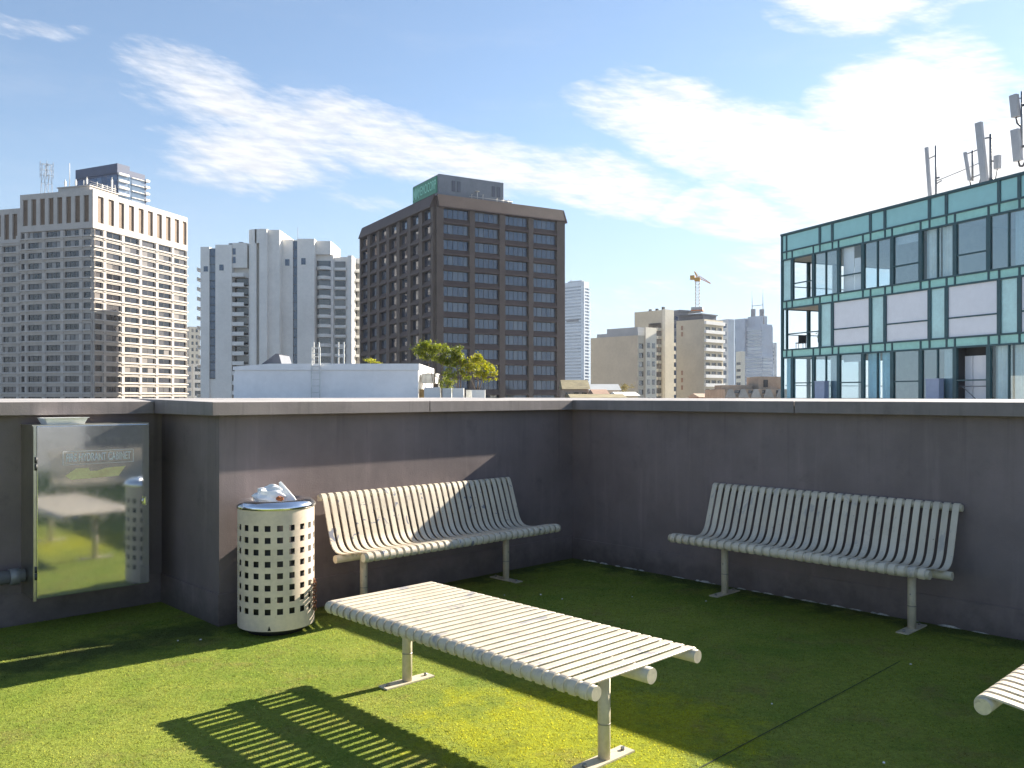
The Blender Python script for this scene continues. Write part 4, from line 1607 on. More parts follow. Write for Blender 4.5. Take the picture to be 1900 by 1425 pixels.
def tree(name, label, x, y, z, stems, clumps, leafm, nl, ls, seed, group):
    """stems: list of polylines, clumps: (dx, dy, dz, r); leaves fill the clumps unevenly"""
    rr = random.Random(seed)
    t = thing(name, label, 'tree', (x, y, z), 0, group)
    q = MB()
    for st_ in stems:
        r0 = st_[0]
        pts = st_[1:]
        for i, (a, b_) in enumerate(zip(pts[:-1], pts[1:])):
            f0 = 1 - .6 * i / len(pts)
            f1 = 1 - .6 * (i + 1) / len(pts)
            q.tube(a, b_, r0 * f0, r0 * f1, seg=6)
    tips = [st_[-1] for st_ in stems]
    for (cx, cy, cz, r) in clumps:
        a = min(tips, key=lambda p_: (Vector(p_) - Vector((cx, cy, cz))).length)
        q.tube(a, (cx, cy, cz), .013, .006, seg=5)
        for _ in range(3):
            q.tube((cx, cy, cz), (cx + rr.uniform(-r, r), cy + rr.uniform(-r, r), cz + rr.uniform(-r, r) * .8), .007, .003, seg=4)
    q.build('trunk', 'bark', t)
    q = MB()
    for (cx, cy, cz, r) in clumps:
        k = int(3.2 * nl * r * r / .12)
        sub = [(rr.gauss(0, .5), rr.gauss(0, .5), rr.gauss(0, .4)) for _ in range(7)]
        for _ in range(k):
            s_ = rr.choice(sub)
            d = Vector((s_[0] + rr.gauss(0, .28), s_[1] + rr.gauss(0, .28), s_[2] + rr.gauss(0, .22))) * r * 1.1
            c = Vector((cx, cy, cz)) + d
            nrm = Vector((rr.gauss(0, .6), rr.gauss(0, .6), rr.gauss(.6, .5))).normalized()
            a = nrm.orthogonal().normalized()
            a = (Matrix.Rotation(rr.uniform(0, 6.28), 3, nrm) @ a)
            b_ = nrm.cross(a)
            l = ls * .82 * rr.uniform(.7, 1.5)
            w = l * .45
            p_ = [c - a * l * .5, c + b_ * w * .5, c + a * l * .5 - nrm * l * .1, c - b_ * w * .5]
            q.add([tuple(v) for v in p_], [(0, 1, 2, 3)])
    q.build('crown', leafm, t)
    return t


GT = 'small potted trees on the neighbouring roof'
tree('potted_tree', 'darkest and tallest potted tree with spreading green crown beside the white shed', -3.55, 40.0, 1.95,
     [[.035, (0, 0, 0), (-.05, 0, .5), (.02, 0, 1.0)], [.025, (.05, 0, 0), (.25, 0, .6), (.3, .1, 1.1)], [.02, (-.05, 0, 0), (-.2, .1, .7), (-.35, 0, 1.2)]],
     [(-.55, 0, 1.95, .34), (-.25, .1, 1.75, .36), (.15, 0, 1.85, .36), (.45, .1, 1.6, .34), (.75, 0, 1.75, .30), (-.6, .1, 1.5, .22), (.9, .1, 1.45, .28), (.2, -.1, 1.45, .26), (1.15, 0, 1.25, .25), (.55, 0, 1.25, .22), (-.3, 0, 1.4, .2)],
     'leaf_dark', 190, .115, 31, GT)
tree('potted_tree', 'lime yellow potted tree with loose sunlit leaves at the right end of the planters', -1.60, 39.9, 1.85,
     [[.03, (0, 0, 0), (.03, 0, .4), (-.05, 0, .75)], [.022, (.08, 0, 0), (.2, 0, .4), (.3, 0, .8)], [.018, (-.08, 0, 0), (-.3, 0, .5), (-.4, 0, .8)]],
     [(-.1, 0, 1.35, .30), (.3, 0, 1.15, .30), (.6, .1, .95, .24), (-.4, 0, 1.1, .28), (.05, -.1, .9, .28), (-.6, 0, .8, .22), (.45, -.1, .65, .22), (.1, .1, 1.55, .18), (.75, 0, .7, .16)],
     'leaf_lime', 170, .12, 32, GT)
tree('potted_tree', 'bare forked pale stems with thin mixed foliage between the dark and the lime tree', -2.48, 39.85, 1.9,
     [[.032, (0, 0, 0), (-.03, 0, .8), (-.1, 0, 1.25)], [.028, (.1, 0, 0), (.13, 0, .7), (.05, 0, 1.3)], [.02, (-.06, 0, 0), (-.2, 0, .6), (-.4, 0, 1.1)]],
     [(-.3, 0, 1.2, .26), (.05, 0, 1.45, .26), (.3, .1, 1.15, .24), (-.55, 0, .75, .28), (-.4, -.1, .45, .24), (.35, 0, .6, .2), (-.1, .1, .75, .18)],
     'leaf_dark', 110, .11, 33, GT)
tree('potted_bush', 'low dark green bush in the small white planter', -3.0, 40.1, 1.9,
     [[.02, (0, 0, 0), (0, 0, .12), (.05, 0, .2)]], [(-.15, 0, .18, .24), (.2, 0, .2, .26), (.02, .1, .35, .22)], 'leaf_dark', 170, .09, 34, None)
tree('potted_bush', 'tiny yellow green plant peeping over the roof of the white shed', -6.65, 41.0, 3.08,
     [[.015, (0, 0, 0), (0, 0, .1), (.05, 0, .14)]], [(-.12, 0, .12, .2), (.15, 0, .06, .2), (.3, 0, .0, .14)], 'leaf_lime', 150, .09, 35, None)


# ---------------------------------------------------------------- green glass apartments, right
loc, rz = frame((17.1, 54.5), 157.8)
gb = thing('glass_apartments', 'teal glass apartment block at the right with dark frames, white blinds and open corner balconies', 'building', loc, rz)
NM = 6
ML = 3.95
GL = 0.43 + NM * ML + .55
GDp = 12.0
LV = [1.40, 3.98, 4.46, 7.05, 7.52, 10.12, 10.62, 11.68]
Ae = [0.95, 2.82]
A_ = [x + ML * k for k in range(NM) for x in Ae]
B_ = [0.43] + [x + ML * k for k in range(NM) for x in (3.38, 4.41)]
# floors, ceilings, interior back walls
m_ = MB(GZ)
for z0_, z1_ in ((0.75, 1.25), (3.99, 4.45), (7.06, 7.51), (10.13, 10.61)):
    m_.box(0.06, GL, 0.06, GDp, z0_, z1_)
m_.box(0.06, GL, 0.06, GDp, GZ, 0.74)
m_.box(0.05, GL, 0.05, 0.2, 10.62, 11.6)
m_.box(0.05, 0.2, 0.2, GDp, 10.62, 11.6)
m_.box(GL - .2, GL, 0.2, GDp, 10.62, 11.6)
m_.build('floor_slab', 'room_wall', gb)
m_ = MB(GZ)
for za, zb_ in ((1.26, 3.98), (4.46, 7.05), (7.52, 10.12)):
    m_.box(8.7, GL, 4.6, 4.8, za, zb_)                        # back of the rooms
    m_.box(8.6, 8.69, 0.3, GDp, za, zb_)
    for x in (12.7, 16.7, 20.6):
        m_.box(x, x + .1, 0.25, 4.59, za, zb_)
    m_.box(GL - .1, GL, 0.2, GDp, za, zb_)
    m_.box(0.1, 8.59, 9.0, 9.2, za, zb_)
m_.build('room_wall', 'room_wall', gb)
# balcony pillars and cross walls near the open corner
m_ = MB(GZ)
for za, zb_ in ((1.26, 3.98), (4.46, 7.05), (7.52, 10.12)):
    m_.box(0.02, .16, 1.9, 2.1, za, zb_)
    m_.box(0.02, .16, 4.0, 4.2, za, zb_)
    m_.box(0.02, .16, 6.2, 6.4, za, zb_)
    m_.box(0.03, .10, 0.2, 9.0, za + .95, za + 1.0)
m_.build('corner_post', 'teal_frame', gb)
m_ = MB(GZ)
m_.box(3.3, 4.35, 0.35, 0.5, 4.47, 7.04)
m_.box(3.3, 3.45, 0.5, 4.0, 4.47, 7.04)
m_.build('partition', 'room_dark', gb)
# frames
m_ = MB(GZ)
FW = 0.11
def bar_v(u, z0_, z1_, w=FW, d=0.08):
    m_.fbox('R', u - w / 2, u + w / 2, -0.06, d, z0_, z1_)
def bar_h(z, w=0.09, d=0.095, u0=-0.05, u1=GL + .05):
    m_.fbox('R', u0, u1, -0.06, d, z - w / 2, z + w / 2)
for z in LV:
    bar_h(z)
bar_h(11.72, .12, .14)
bar_v(0, 1.2, 11.7, .16)
bar_v(GL, 1.2, 11.7, .16)
for u in B_:
    bar_v(u, LV[6], LV[7], .17 if u > .5 else .1)
    bar_v(u, LV[2], LV[3], .20 if u > .5 else .1)
for u in sorted(A_ + B_):
    for k in (1, 3, 5):
        bar_v(u, LV[k], LV[k + 1], .09, .07)
for u in A_:
    bar_v(u, LV[4], LV[5], .22)
    bar_v(u, LV[0], LV[1], .22)
for k in range(NM):
    u0, u1 = 4.41 + ML * k, 7.33 + ML * k
    bar_h(5.45, .07, .06, u0, u1)
    # openable windows with a cross bar
    ua, ub = 2.82 + ML * k + 2.08, 2.82 + ML * k + 2.08 + 1.87
    bar_h(8.50, .07, .06, ua, ub)
    if k != 3:
        bar_h(2.35, .07, .06, ua, ub)
    uc = 2.82 + ML * k + 1.04
    bar_v(uc, LV[4], LV[5], .07, .05)
    bar_v(uc, LV[0], LV[1], .07, .05)
bar_h(8.55, .06, .05, .95, 2.82)
bar_h(2.38, .06, .05, .95, 2.82)
bar_h(5.45, .06, .05, .43, 3.38)
# end face on the left
for z in LV:
    m_.fbox('L', 0, 9, -0.05, 0.07, z - .045, z + .045)
for u in (0.05, 2.0, 4.1, 6.3, 9):
    m_.fbox('L', u - .05, u + .05, -.05, .06, 1.2, 11.7)
m_.build('frame', 'teal_frame', gb)


def panel(name, face, u0, u1, z0_, z1_, m__, n0=0.0, th=0.03, ins=.05):
    q = MB(GZ)
    q.fbox(face, u0 + ins, u1 - ins, n0, n0 + th, z0_ + .045, z1_ - .045)
    return q.build(name, m__, gb)


ub = [0] + B_ + [GL]
for a, b_ in zip(ub[:-1], ub[1:]):
    panel('parapet_panel', 'R', a, b_, LV[6], LV[7], 'teal_panel')
us = [0] + sorted(A_ + B_) + [GL]
for k in (1, 3, 5):
    for a, b_ in zip(us[:-1], us[1:]):
        panel('spandrel_panel', 'R', a, b_, LV[k], LV[k + 1], 'teal_band')
for k in (6, 1, 3, 5):
    panel('spandrel_panel', 'L', 0.05, 9, LV[k], LV[k + 1], 'teal_band')
# middle floor: teal pane and white blind alternately
panel('window_pane', 'R', 0, .43, LV[2], LV[3], 'glass_clear')
for k in range(NM):
    panel('teal_pane', 'R', 3.38 + ML * k, 4.41 + ML * k, LV[2], LV[3], 'teal_pale', -.02, .03, .08)
    if 7.36 + ML * k < GL:
        panel('blind_window', 'R', 4.41 + ML * k, 7.33 + ML * k, LV[2], LV[3], 'blind_white', -.02, .03, .08)


def curtain(u0, u1, z0_, z1_, y, m__, seed):
    rr = random.Random(seed)
    q = MB(GZ)
    n_ = max(6, int((u1 - u0) / .05))
    vs_, fs_ = [], []
    ph_ = rr.uniform(0, 6)
    for i in range(n_ + 1):
        u = u0 + (u1 - u0) * i / n_
        yy = y + .045 * math.sin(i * 1.1 + ph_) + .03 * math.sin(i * .37 + ph_ * 2)
        vs_ += [(u, yy, z0_), (u, yy, z1_)]
    for i in range(n_):
        fs_.append((2 * i, 2 * i + 2, 2 * i + 3, 2 * i + 1))
    q.add(vs_, fs_, 0, True)
    q.build('curtain', m__, gb)


def room(u0, u1, z0_, z1_, style, seed):
    rr = random.Random(seed)
    y = .25
    w = u1 - u0
    gl = 'glass_clear'
    if style == 'curtain_blue' or style == 'curtain_pale':
        curtain(u0 + .1, u0 + w * .47, z0_, z1_, y, style, seed)
        curtain(u0 + w * .55, u1 - .1, z0_, z1_, y, style, seed + 1)
    elif style == 'half':
        curtain(u0 + w * .55, u1 - .1, z0_, z1_, y, 'curtain_pale', seed)
        gl = 'glass_mirror'
    elif style == 'mirror':
        gl = 'glass_mirror'
    elif style == 'blind':
        q = MB(GZ)
        q.box(u0 + .12, u1 - .12, y - .02, y, z1_ - .45, z1_)
        q.build('blind', 'blind_white', gb)
        gl = 'glass_mirror'
    elif style == 'blind_long':
        q = MB(GZ)
        q.box(u0 + .12, u0 + w * .5, y - .02, y, z0_, z1_)
        q.box(u0 + w * .52, u1 - .12, y - .02, y, z0_, z1_ - .7)
        q.build('blind', 'blind_white', gb)
    panel('window_pane', 'R', u0, u1, z0_, z1_, gl, -.02, .02, .09)


top_styles = ['open', 'mirror', 'blind_long', 'mirror', 'blind', 'curtain_pale', 'mirror', 'half', 'blind', 'curtain_pale', 'mirror', 'half', 'mirror']
low_styles = ['clear', 'half', 'blind', 'curtain_blue', 'mirror', 'half', 'door', 'curtain_pale', 'mirror', 'curtain_blue', 'mirror', 'half', 'mirror']
sp = A_ + [GL]
for i, (a, b_) in enumerate(zip(sp[:-1], sp[1:])):
    if top_styles[i] != 'open':
        room(a, b_, LV[4], LV[5], top_styles[i], 50 + i)
    if low_styles[i] == 'door':
        q = MB(GZ)
        q.box(a, b_, .6, .7, 1.26, 3.97)
        q.box(a + .02, a + .1, .1, .59, 1.26, 3.97)
        q.box(b_ - .1, b_ - .02, .1, .59, 1.26, 3.97)
        q.build('recess', 'room_dark', gb)
        q = MB(GZ)
        q.box(a + .12, a + .55, .5, .59, 1.26, 3.55)
        q.build('white_door', 'blind_white', gb)
        q = MB(GZ)
        q.box(a + .59, b_ - .12, .5, .59, 1.26, 3.55)
        q.build('white_door', 'blind_white', gb)
        q = MB(GZ)
        q.tube((a + .1, .1, 2.35), (b_ - .1, .1, 2.35), .03)
        q.tube((a + .1, .1, 2.05), (b_ - .1, .1, 2.05), .025)
        q.tube((a + .3, .1, 2.05), (b_ - .6, .1, 1.26), .025)
        q.build('railing', 'galv', gb)
    else:
        room(a, b_, LV[0], LV[1], low_styles[i], 80 + i)
panel('window_pane', 'R', 0, .95, LV[4], LV[5], 'teal_pale', -.02, .02, .12)
curtain(.1, .85, LV[0], LV[1], .25, 'curtain_blue', 5)
panel('window_pane', 'R', 0, .95, LV[0], LV[1], 'glass_clear', -.02, .02, .12)
for (a, b_) in ((.05, 2.0), (2.0, 4.1), (4.1, 6.3), (6.3, 9)):
    panel('end_pane', 'L', a, b_, LV[4], LV[5], 'glass_clear', -.02, .02)
    panel('end_pane', 'L', a, b_, LV[0], LV[1], 'glass_clear', -.02, .02)
for u in (3.45, 11.45):
    q = MB(GZ)
    q.box(u, u + .80, -0.50, -0.16, 1.0, 2.40)
    q.box(u - .03, u + .83, -0.53, -0.13, 2.40, 2.46)
    q.build('privacy_box', 'planter_blue', gb)
q = MB(GZ)
q.box(-1, GL, -1.3, -.05, .70, 1.18)
q.build('terrace_edge', 'concrete', gb)
# balcony chairs and plant on the middle floor
ch = MB()
ch.box(-.25, .25, -.25, .25, .42, .47)
ch.box(-.25, .25, .22, .27, .47, .95)
for a in (-.22, .22):
    for c in (-.22, .22):
        ch.tube((a, c, 0), (a, c, .42), .02, seg=5)
GM = Matrix.Translation(Vector(loc)) @ Matrix.Rotation(rz, 4, 'Z')
def gbp(x, y, z):
    return GM @ Vector((x, y, z - GZ))
for i, (x, y, r_) in enumerate(((.75, .8, .5), (1.9, 1.5, 2.5))):
    o = ch.build('balcony_chair', 'black', None, tuple(gbp(x, y, 4.452)))
    o.rotation_euler = (0, 0, rz + r_)
    tag(o, ['dark chair on the middle corner balcony of the teal apartments, nearest the corner post', 'dark chair on the middle corner balcony of the teal apartments, beside the plant'][i], 'chair', 'chairs on the corner balcony')
pt = gbp(2.7, 1.0, 4.452)
tree('potted_plant', 'leafy plant in the middle corner balcony of the teal apartments', pt.x, pt.y, pt.z, [[.03, (0, 0, 0), (0, 0, .5), (.05, 0, .8)]], [(-.15, 0, .9, .25), (.15, 0, .8, .28), (.0, .1, 1.15, .2)], 'leaf_dark', 110, .13, 36, None)

# antennas on its roof
RZ_ = 10.62


def ant(name, label, x, y, parts):
    t = thing(name, label, 'antenna mast', tuple(gbp(x, y, RZ_)), rz, 'phone antenna masts on the teal apartments')
    for nm, m__, prims in [(a, b_, [p_]) if a in ('cable', 'panel_antenna') else (a, b_, c) for a, b_, c in parts for p_ in (c if a in ('cable', 'panel_antenna') else [0])]:
        q = MB()
        for pr in prims:
            if pr[0] == 't':
                q.tube(pr[1], pr[2], pr[3], seg=8)
            elif pr[0] == 'p':
                q.path(pr[1], pr[2], 6)
            else:                                              # panel: bottom centre, top centre, width, depth
                b0, b1, w, d = Vector(pr[1]), Vector(pr[2]), pr[3], pr[4]
                vs_ = []
                for c in (b0, b1):
                    for sx, sy in ((-1, -1), (1, -1), (1, 1), (-1, 1)):
                        vs_.append(tuple(c + Vector((sx * w / 2, sy * d / 2, 0))))
                q.add(vs_, [(0, 3, 2, 1), (4, 5, 6, 7), (0, 1, 5, 4), (1, 2, 6, 5), (2, 3, 7, 6), (3, 0, 4, 7)])
        q.build(nm, m__, t)
    return t


ant('antenna_mast', 'thinnest antenna mast with one slim panel, leftmost on the teal apartment roof', 10.75, 1.0, [
    ('pole', 'galv', [('t', (0, 0, 0), (0, 0, 4.0), .055), ('t', (0, 0, 3.5), (-.4, -.1, 3.4), .03), ('t', (0, 0, 1.3), (-.2, -.1, 1.25), .03), ('t', (0, 0, 2.0), (.35, 0, 2.1), .03), ('t', (0, 0, 2.3), (.2, 0, 2.3), .05)]),
    ('panel_antenna', 'antenna_grey', [('b', (-.2, -.15, .85), (-.42, -.2, 4.0), .17, .10)]),
    ('cable', 'cable', [('p', [(-.2, -.15, .85), (-.16, -.1, .5), (-.03, -.06, .3), (-.03, -.06, 0)], .018)])])
ant('antenna_mast', 'middle antenna mast with a broad tall panel and a slim side panel', 13.95, 1.0, [
    ('pole', 'galv', [('t', (0, 0, 0), (0, 0, 3.7), .07), ('t', (0, 0, 0), (0, 0, 1.55), .13), ('t', (0, 0, 3.55), (-.1, -.25, 3.5), .04), ('t', (-.2, -.2, 3.1), (-1.15, -.2, 3.02), .03), ('t', (-.2, -.2, 1.85), (-1.0, -.2, 1.75), .03), ('t', (-.85, -.2, 3.1), (-.85, -.2, 1.6), .05), ('t', (0, 0, 2.4), (.35, .1, 2.3), .04)]),
    ('panel_antenna', 'antenna_grey', [('b', (-.12, -.25, 1.35), (-.42, -.3, 4.35), .34, .16), ('b', (-.98, -.25, 1.65), (-1.2, -.3, 3.1), .14, .10)]),
    ('equipment_box', 'antenna_grey', [('b', (.28, .1, 1.95), (.28, .1, 2.6), .26, .2)]),
    ('cable', 'cable', [('p', [(-.95, -.25, 1.65), (-.9, -.25, 1.3), (-.7, -.25, 1.15), (-.45, -.25, 1.3), (-.3, -.25, 1.75)], .03), ('p', [(.28, .1, 1.95), (.2, 0, 1.2), (.1, 0, 0.9)], .02), ('p', [(.1, -.1, 1.5), (.12, -.12, .8), (.1, -.1, 0)], .035), ('p', [(-.1, -.1, 1.5), (-.13, -.12, .8), (-.1, -.1, 0)], .035)])])
ant('antenna_mast', 'largest antenna mast with two cross arms and square panels at the right edge', 16.3, 1.0, [
    ('pole', 'galv', [('t', (0, 0, 0), (0, 0, 5.6), .075), ('t', (-.72, 0, 4.58), (1.3, 0, 4.58), .065), ('t', (-.72, 0, 2.65), (1.3, 0, 2.65), .065), ('t', (-.72, 0, 2.1), (-.72, 0, 5.25), .045), ('t', (1.3, 0, 2.1), (1.3, 0, 5.25), .045), ('t', (0, 0, 3.7), (.5, 0, 3.75), .035), ('t', (-.72, 0, 4.95), (-.95, -.05, 4.95), .03), ('t', (-.72, 0, 4.1), (-.95, -.05, 4.1), .03), ('t', (-.72, 0, 3.2), (-.9, -.05, 3.2), .03), ('t', (-.72, 0, 2.3), (-.85, -.05, 2.3), .03), ('t', (0, 0, 3.55), (-.15, 0, 3.55), .05)]),
    ('panel_antenna', 'antenna_grey', [('b', (-.93, -.1, 4.1), (-1.0, -.16, 5.15), .36, .22)]),
    ('panel_antenna', 'antenna_grey', [('b', (-.82, -.1, 2.0), (-.93, -.16, 3.5), .38, .20)]),
    ('panel_antenna', 'antenna_grey', [('b', (1.6, -.1, 2.2), (1.7, -.16, 3.9), .36, .20)]),
    ('cable', 'cable', [('p', [(-.93, -.1, 4.1), (-.88, -.1, 3.8), (-.75, 0, 3.6), (-.75, 0, 3.2)], .04), ('p', [(-.8, -.1, 2.0), (-.75, -.1, 1.75), (-.6, -.1, 1.7), (-.42, -.1, 1.95), (-.25, -.1, 2.2), (.05, -.1, 2.25), (.3, -.05, 2.4)], .045),
                         ('p', [(.08, -.1, 2.2), (.12, -.12, 1.4), (.14, -.12, .8), (.08, -.08, 0)], .05), ('p', [(-.02, -.1, 2.2), (-.12, -.12, 1.4), (-.14, -.12, .8), (-.04, -.08, 0)], .04)])])
m_ = MB()
m_.path([tuple(gbp(10.75, 1.0, RZ_ + 2.15)), tuple(gbp(12.3, .95, RZ_ + 2.30)), tuple(gbp(13.75, .85, RZ_ + 2.45))], .02, 6)
o = m_.build('stay_cable', 'galv')
tag(o, 'thin stay rod stretched between the left and the middle antenna mast', 'cable')


# ---------------------------------------------------------------- generic blocks of the far skyline
def block(name, label, P, az, Wd, Dp, top, wall, wins_r=None, wins_l=None, glass='glass_flat', fr='dark_frame', t=.3, lim=100, ft=.1):
    """box building; wins_*: (list of u ranges, first top, floor pitch, height, floors, columns)"""
    loc_, rz_ = frame(P, az)
    th = thing(name, label, 'building', loc_, rz_)
    mb = MB(GZ)
    mb.box(.02, Wd - .02, .02, Dp - .02, GZ, top)
    wl_ = []
    for face, ws, U in (('R', wins_r, Wd), ('L', wins_l, Dp)):
        if ws:
            us_, zt, pit, h, n_, cols = ws
            zs_ = [(zt - pit * k - h, zt - pit * k) for k in range(n_)]
            grid(mb, face, us_, zs_, 0.0, U, zs_[-1][0] - 1.0, top, t)
            for k, (a, b_) in enumerate(zs_):
                if b_ < -1:
                    continue
                for c, d in us_:
                    wl_.append((face, c, d, 0.0, a, b_, cols, 1, d - c))
    mb.build('wall', wall, th)
    if wl_:
        place_windows(th, wl_, glass, fr, GZ, limit=lim, ft=ft)
    return th


def fz(py, Z):
    return CAM_H + (734 - py) / 1600 * Z


def fx(px, Z):
    return (px - 950) / 1600 * Z


def boxes(th, name, m__, lst):
    q = MB(GZ)
    for l in lst:
        q.box(*l)
    return q.build(name, m__, th)


def spans(a, b_, n_, gap):
    w = (b_ - a) / n_
    return [(a + w * i + gap / 2, a + w * (i + 1) - gap / 2) for i in range(n_)]


# far pale tower just right of the brown one
Z = 900
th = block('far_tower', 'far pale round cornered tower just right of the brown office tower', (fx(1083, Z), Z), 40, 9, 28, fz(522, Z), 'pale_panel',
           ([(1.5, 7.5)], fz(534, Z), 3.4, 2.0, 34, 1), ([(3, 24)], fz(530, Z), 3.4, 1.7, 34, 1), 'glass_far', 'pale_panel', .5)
boxes(th, 'plant_floor', 'slate_wall', [(-.65, -.55, 6, 22, fz(596, Z), fz(591, Z))])
q = MB(GZ)
for k in range(34):
    q = MB(GZ)
    q.box(8.9, 11.0, -1.0, 5, fz(536, Z) - 3.4 * k, fz(536, Z) - 3.4 * k + 1.1)
    q.build('balcony', 'pale_panel', th)
boxes(th, 'plant_room', 'grey_wall', [(2, 7, 4, 22, fz(522, Z), fz(519, Z)), (3, 4, 18, 19, fz(519, Z), fz(516, Z))])

# grey sliver between hotel and white tower
Z = 330
block('slab_block', 'dim grey apartment slab seen in the gap between the hotel and the white tower', (fx(358, Z), Z), 50, 6, 12, fz(675, Z), 'grey_wall',
      ([(.6, 5.4)], fz(680, Z), 3.1, 1.9, 6, 2), ([(1, 11)], fz(680, Z), 3.1, 1.9, 6, 4), 'glass_dark', 'dark_frame')
Z = 420
block('slab_block', 'pale slender far block beside the right edge of the hotel tower', (fx(351, Z), Z), 60, 5, 14, fz(606, Z), 'cream_wall',
      ([(1, 2), (3, 4)], fz(610, Z), 3.1, 1.6, 12, 1), ([(2, 4), (8, 10)], fz(610, Z), 3.1, 1.6, 12, 1), 'glass_flat', 'dark_frame')

# beige windowless block
Z = 280
th = block('beige_block', 'low beige block with a blank front and stepped green grey penthouse', (fx(1182, Z), Z), 46.5, 9.0, 20.0, fz(622, Z), 'beige_wall',
           (spans(.2, 3.4, 1, .8) + spans(4.2, 8.8, 2, 1.0), fz(637, Z), 3.0, 1.7, 8, 1), None, 'glass_flat')
boxes(th, 'penthouse', 'grey_wall', [(1.5, 8, .9, 14, fz(622, Z), fz(606, Z)), (1, 8.4, .4, 18, fz(622, Z), fz(615, Z))])
boxes(th, 'sun_toned_bay', 'cream_wall', [(3.5, 9.3, -.8, -.31, GZ, fz(606, Z))])  # lighter cream than the wall: sun on the right side put into the colour
q = MB(GZ)
for k in range(9):
    for u in (4.3, 6.9):
        q = MB(GZ)
        q.box(u, u + 1.4, -.9, -.81, fz(645, Z) - 3 * k, fz(645, Z) - 3 * k + 1.7)
        q.build('bay_window', 'glass_flat', th)
# taller beige block behind
Z = 305
th = block('beige_tower', 'taller beige block behind with an edge coloured as sunlit and dark balcony stack', (fx(1229, Z), Z), 46.5, 5.0, 12.5, fz(575, Z), 'beige_wall')
boxes(th, 'sun_toned_fin', 'cream_wall', [(0, 5.2, -1.2, -.01, GZ, fz(574, Z))])  # right face in paler cream, its sunlight painted in
q = MB(GZ)
for k in range(12):
    z = fz(612, Z) - 2.9 * k
    q = MB(GZ)
    q.box(-2.2, -.01, .3, 6, z - .3, z + .7)
    q.build('balcony', 'cream_wall', th)
q = MB(GZ)
for k in range(12):
    z = fz(612, Z) - 2.9 * k
    q = MB(GZ)
    q.box(-.4, -.02, .5, 5.8, z + .75, z + 2.5)
    q.build('balcony_glazing', 'glass_dark', th)
q = MB(GZ)
for k in range(12):
    z = fz(640, Z) - 2.9 * k
    q = MB(GZ)
    q.box(5.0, 6.6, -1.0, 1.5, z - .2, z + 1.0)
    q.build('balcony', 'cream_wall', th)
for bx_ in ((1, 1.8, 3, 3.8, fz(575, Z), fz(571, Z)), (1, 1.8, 6, 6.8, fz(575, Z), fz(571, Z)), (2, 2.9, 1, 1.8, fz(575, Z), fz(568, Z))):
    boxes(th, 'roof_vent', 'dark_frame', [bx_])
# dark slate block
Z = 330
th = block('slate_block', 'dark slate blue block squeezed between two beige towers', (fx(1262, Z), Z), 60, 4, 9, fz(578, Z), 'slate_wall', None, ([(1, 3.5), (5, 8)], fz(585, Z), 3.0, 1.8, 14, 1), 'glass_blue')
boxes(th, 'roof_slab', 'slate_wall', [(-.5, 10, -.5, 9.5, fz(578, Z), fz(575, Z))])
# cream balcony block with the crane
Z = 290
th = block('cream_block', 'cream balcony block with a tan blank side below the yellow crane', (fx(1305, Z), Z), 46.5, 11.5, 11.0, fz(592, Z), 'beige_wall',
           (spans(.4, 11.2, 3, .9), fz(606, Z), 3.0, 1.7, 9, 2), None, 'glass_dark')
q = MB(GZ)
for k in range(10):
    z = fz(601, Z) - 3.0 * k
    q = MB(GZ)
    q.box(.1, 11.6, -1.1, -.31, z - .1, z + 1.0)
    q.build('balcony', 'white_band', th)
boxes(th, 'roof_room', 'slate_wall', [(1, 9, .8, 10.5, fz(592, Z), fz(583, Z)), (-.3, 9.4, .4, 11, fz(583, Z), fz(581, Z))])
q = MB(GZ)
for zc in (fz(605, Z), fz(617, Z), fz(690, Z), fz(704, Z), fz(718, Z)):
    q = MB(GZ)
    q.box(-.08, .01, 8.2, 9.0, zc - .9, zc + .6)
    q.build('side_window', 'brick', th)
# pale glass block
Z = 340
block('pale_block', 'pale blue grey glass block right of the cream balcony block', (fx(1352, Z), Z), 60, 3, 9, fz(592, Z), 'pale_panel',
      None, (spans(.5, 8.6, 3, .7), fz(600, Z), 3.1, 1.7, 11, 1), 'glass_far', 'pale_panel')
Z = 410
block('cream_slab', 'small cream block with dark window bands in front of the twin spire tower', (fx(1376, Z), Z), 70, 2, 4.2, fz(652, Z), 'cream_wall', None, ([(.3, 3.9)], fz(672, Z), 3.2, 1.3, 7, 3), 'glass_dark')

# twin spire tower
Z = 950
loc_, rz_ = frame((fx(1415, Z), Z), 55)
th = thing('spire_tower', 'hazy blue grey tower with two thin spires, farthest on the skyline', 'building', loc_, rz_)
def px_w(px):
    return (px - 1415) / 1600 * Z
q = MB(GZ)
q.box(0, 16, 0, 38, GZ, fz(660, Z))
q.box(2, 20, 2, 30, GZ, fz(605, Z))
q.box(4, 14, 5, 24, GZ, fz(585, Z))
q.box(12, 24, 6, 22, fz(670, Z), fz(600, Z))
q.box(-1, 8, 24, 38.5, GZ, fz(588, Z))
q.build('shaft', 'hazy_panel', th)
q = MB(GZ)
for k in range(22):
    z = fz(592, Z) - 3.9 * k
    if z < fz(662, Z):
        q.fbox('L', .5, 37.5, .01, .25, z - 2.3, z)
        q.fbox('R', .5, 15.5, .01, .25, z - 2.3, z)
    elif z < fz(607, Z):
        q.fbox('L', 2.5, 29.5, -1.99, -1.7, z - 2.3, z)
q.build('window_band', 'glass_far', th)
q = MB(GZ)
for y in (6, 21):
    q.tube((8, y, fz(600, Z)), (8, y, fz(575, Z)), 1.8, .8, seg=8)
    q.tube((8, y, fz(575, Z)), (8, y, fz(535, Z)), .5, .18, seg=6)
q.tube((8, 6, fz(564, Z)), (8, 21, fz(564, Z)), .35, seg=5)
q.prism([(7, 5, fz(585, Z)), (9, 5, fz(585, Z)), (9, 5, fz(572, Z)), (7, 5, fz(572, Z))], (0, 5, 0))
